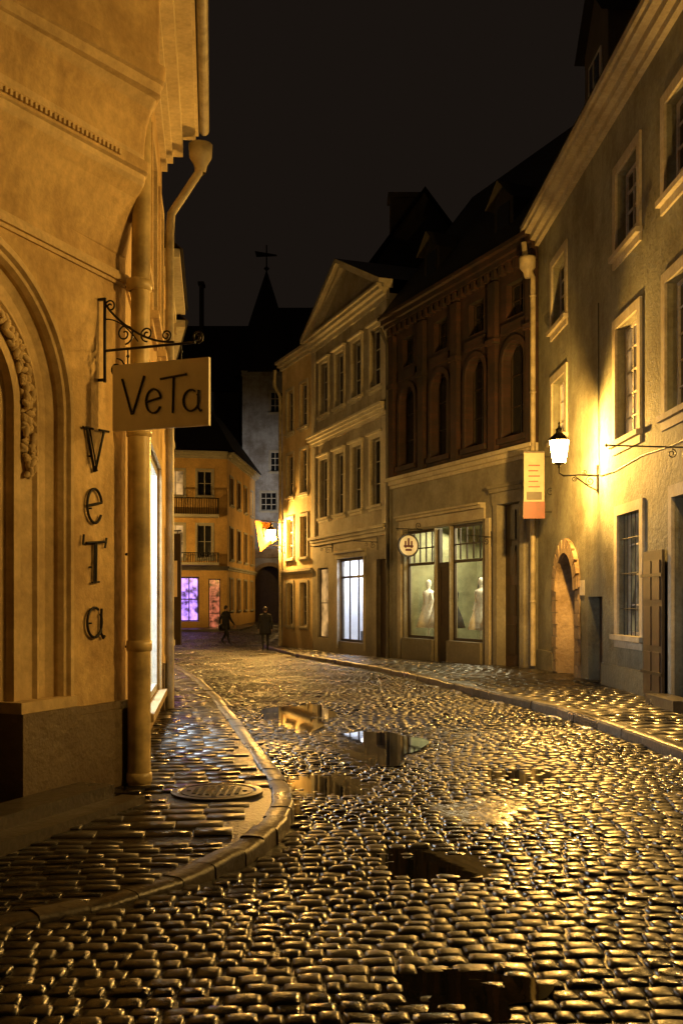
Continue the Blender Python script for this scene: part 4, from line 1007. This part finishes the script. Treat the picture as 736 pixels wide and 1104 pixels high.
# ============================================================ PEOPLE
def person(loc,head,stride,name='pedestrian',bag=False):
    e=empty(name)
    j={'pel':(0,0,.93),'sp':(0,.01,1.12),'ch':(0,.02,1.32),'nk':(0,.02,1.47),'hd':(0,.035,1.56),'top':(0,.03,1.68)}
    s=stride
    for sd,t in (('l',1),('r',-1)):
        x_=.1*t; f=s*t
        j['hip'+sd]=(x_,0,.88); j['kn'+sd]=(x_*1.05,f*.5+.05,.49); j['an'+sd]=(x_*1.05,f-.02*(f<0),.1+(.06 if f<0 else 0)); j['to'+sd]=(x_*1.15,f+.16,.035)
        j['sh'+sd]=(.18*t,.01,1.4); j['el'+sd]=(.24*t,-f*.35-.03,1.13); j['wr'+sd]=(.25*t,-f*.7+.07,.9); j['ha'+sd]=(.25*t,-f*.8+.09,.82)
    order=list(j); idx={k_:i for i,k_ in enumerate(order)}
    ed=[('pel','sp'),('sp','ch'),('ch','nk'),('nk','hd'),('hd','top')]
    for sd in 'lr': ed+=[('pel','hip'+sd),('hip'+sd,'kn'+sd),('kn'+sd,'an'+sd),('an'+sd,'to'+sd),('ch','sh'+sd),('sh'+sd,'el'+sd),('el'+sd,'wr'+sd),('wr'+sd,'ha'+sd)]
    rad={'pel':.16,'sp':.15,'ch':.165,'nk':.06,'hd':.095,'top':.07,'hip':.11,'kn':.068,'an':.045,'to':.035,'sh':.08,'el':.055,'wr':.04,'ha':.03}
    me=bpy.data.meshes.new('figure'); me.from_pydata([j[k_] for k_ in order],[(idx[a],idx[b_]) for a,b_ in ed],[])
    ob=bpy.data.objects.new('figure',me); COL.objects.link(ob)
    md=ob.modifiers.new('Skin','SKIN'); md.use_smooth_shade=True
    for i,k_ in enumerate(order):
        r=rad.get(k_) or rad[k_[:-1]]; me.skin_vertices[0].data[i].radius=(r,r*.85)
    me.skin_vertices[0].data[0].use_root=True
    ob.modifiers.new('Sub','SUBSURF').levels=2
    dg=bpy.context.evaluated_depsgraph_get(); dg.update()
    m2=bpy.data.meshes.new_from_object(ob.evaluated_get(dg)); bpy.data.objects.remove(ob)
    for m in ('coat','jeans','shoe','skin','hair'): m2.materials.append(M[m])
    for p_ in m2.polygons:
        c=p_.center; z=c.z
        if z<.1: k_=2
        elif z<.8 and abs(c.x)<.2: k_=1
        elif z>1.5: k_=4 if (c.y<.03 or z>1.64) else 3
        elif abs(c.x)>.2 and z<.87: k_=3
        else: k_=0
        p_.material_index=k_; p_.use_smooth=True
    ob=bpy.data.objects.new('figure',m2); COL.objects.link(ob); ob.parent=e
    q=MB('clothing',e)
    q.lathe((0,0,0),[(.0,1.49),(.09,1.5),(.11,1.44),(.2,1.38),(.215,1.25),(.185,1.08),(.2,.95),(.225,.78),(.23,.66),(.2,.66)],'coat',18,0,True,1,.72)
    q.lathe((0,.035,1.6),[(.02,-.12),(.075,-.07),(.088,0),(.08,.07),(.04,.11),(0,.12)],'skin',14,0,True,.88,1.05)
    q.lathe((0,.02,1.62),[(.095,-.04),(.1,.02),(.088,.08),(.05,.115),(0,.125)],'hair',14,0,True,.92,1.05)
    q.lathe((0,.13,1.6),[(0,-.015),(.014,-.01),(.01,.02),(0,.03)],'skin',8)
    for sd in 'lr':
        h=Vector(j['ha'+sd]); t=1 if sd=='l' else -1
        for k_ in range(4): q.tube([h+Vector((0,-.025+.017*k_,0)),h+Vector((-.005*t,-.027+.018*k_,-.045)),h+Vector((-.02*t,-.025+.018*k_,-.08+abs(k_-1.5)*.008))],[.009,.008,.006],'skin',6)
        q.tube([h+Vector((0,.02,.02)),h+Vector((-.01*t,.05,-.01)),h+Vector((-.015*t,.055,-.035))],[.01,.009,.007],'skin',6)
    if bag: q.lathe((.27,.0,.62),[(.0,0),(.13,.01),(.14,.2),(.11,.3),(0,.31)],'shoe',10,0,True,.5,1.2); q.tube([(.27,-.08,.9),(.25,-.02,1.15),(.18,0,1.42)],.012,'shoe',6)
    q.done()
    e.location=loc; e.rotation_euler=(0,0,head)
person((-5.1,45,float(gz(45))+.01),math.radians(235),.3,bag=True)
person((-2.95,39.6,float(gz(39.6))+.01),math.radians(10),.16)

# ============================================================ WORLD, CAMERA
wd=bpy.data.worlds.new('World'); scene.world=wd; wd.use_nodes=True; nt=wd.node_tree
bg=nt.nodes['Background']; out=nt.nodes['World Output']
sky=nt.nodes.new('ShaderNodeTexSky'); sky.sky_type='NISHITA'; sky.sun_disc=False
sky.sun_elevation=math.radians(-5); sky.sun_rotation=math.radians(200)
nt.links.new(sky.outputs[0],bg.inputs[0]); bg.inputs[1].default_value=.003
b2=nt.nodes.new('ShaderNodeBackground'); b2.inputs[0].default_value=(1,.7,.52,1); b2.inputs[1].default_value=.0092
ad=nt.nodes.new('ShaderNodeAddShader'); nt.links.new(bg.outputs[0],ad.inputs[0]); nt.links.new(b2.outputs[0],ad.inputs[1]); nt.links.new(ad.outputs[0],out.inputs[0])
cam=bpy.data.cameras.new('camera'); co=bpy.data.objects.new('camera',cam); COL.objects.link(co); scene.camera=co
co.location=(0,0,1.6); co.rotation_euler=(math.radians(90),0,0)
cam.sensor_fit='VERTICAL'; cam.sensor_height=36; cam.sensor_width=24; cam.lens=36*1100/1104; cam.shift_y=98/1104
cam.clip_end=1000; cam.clip_start=.05
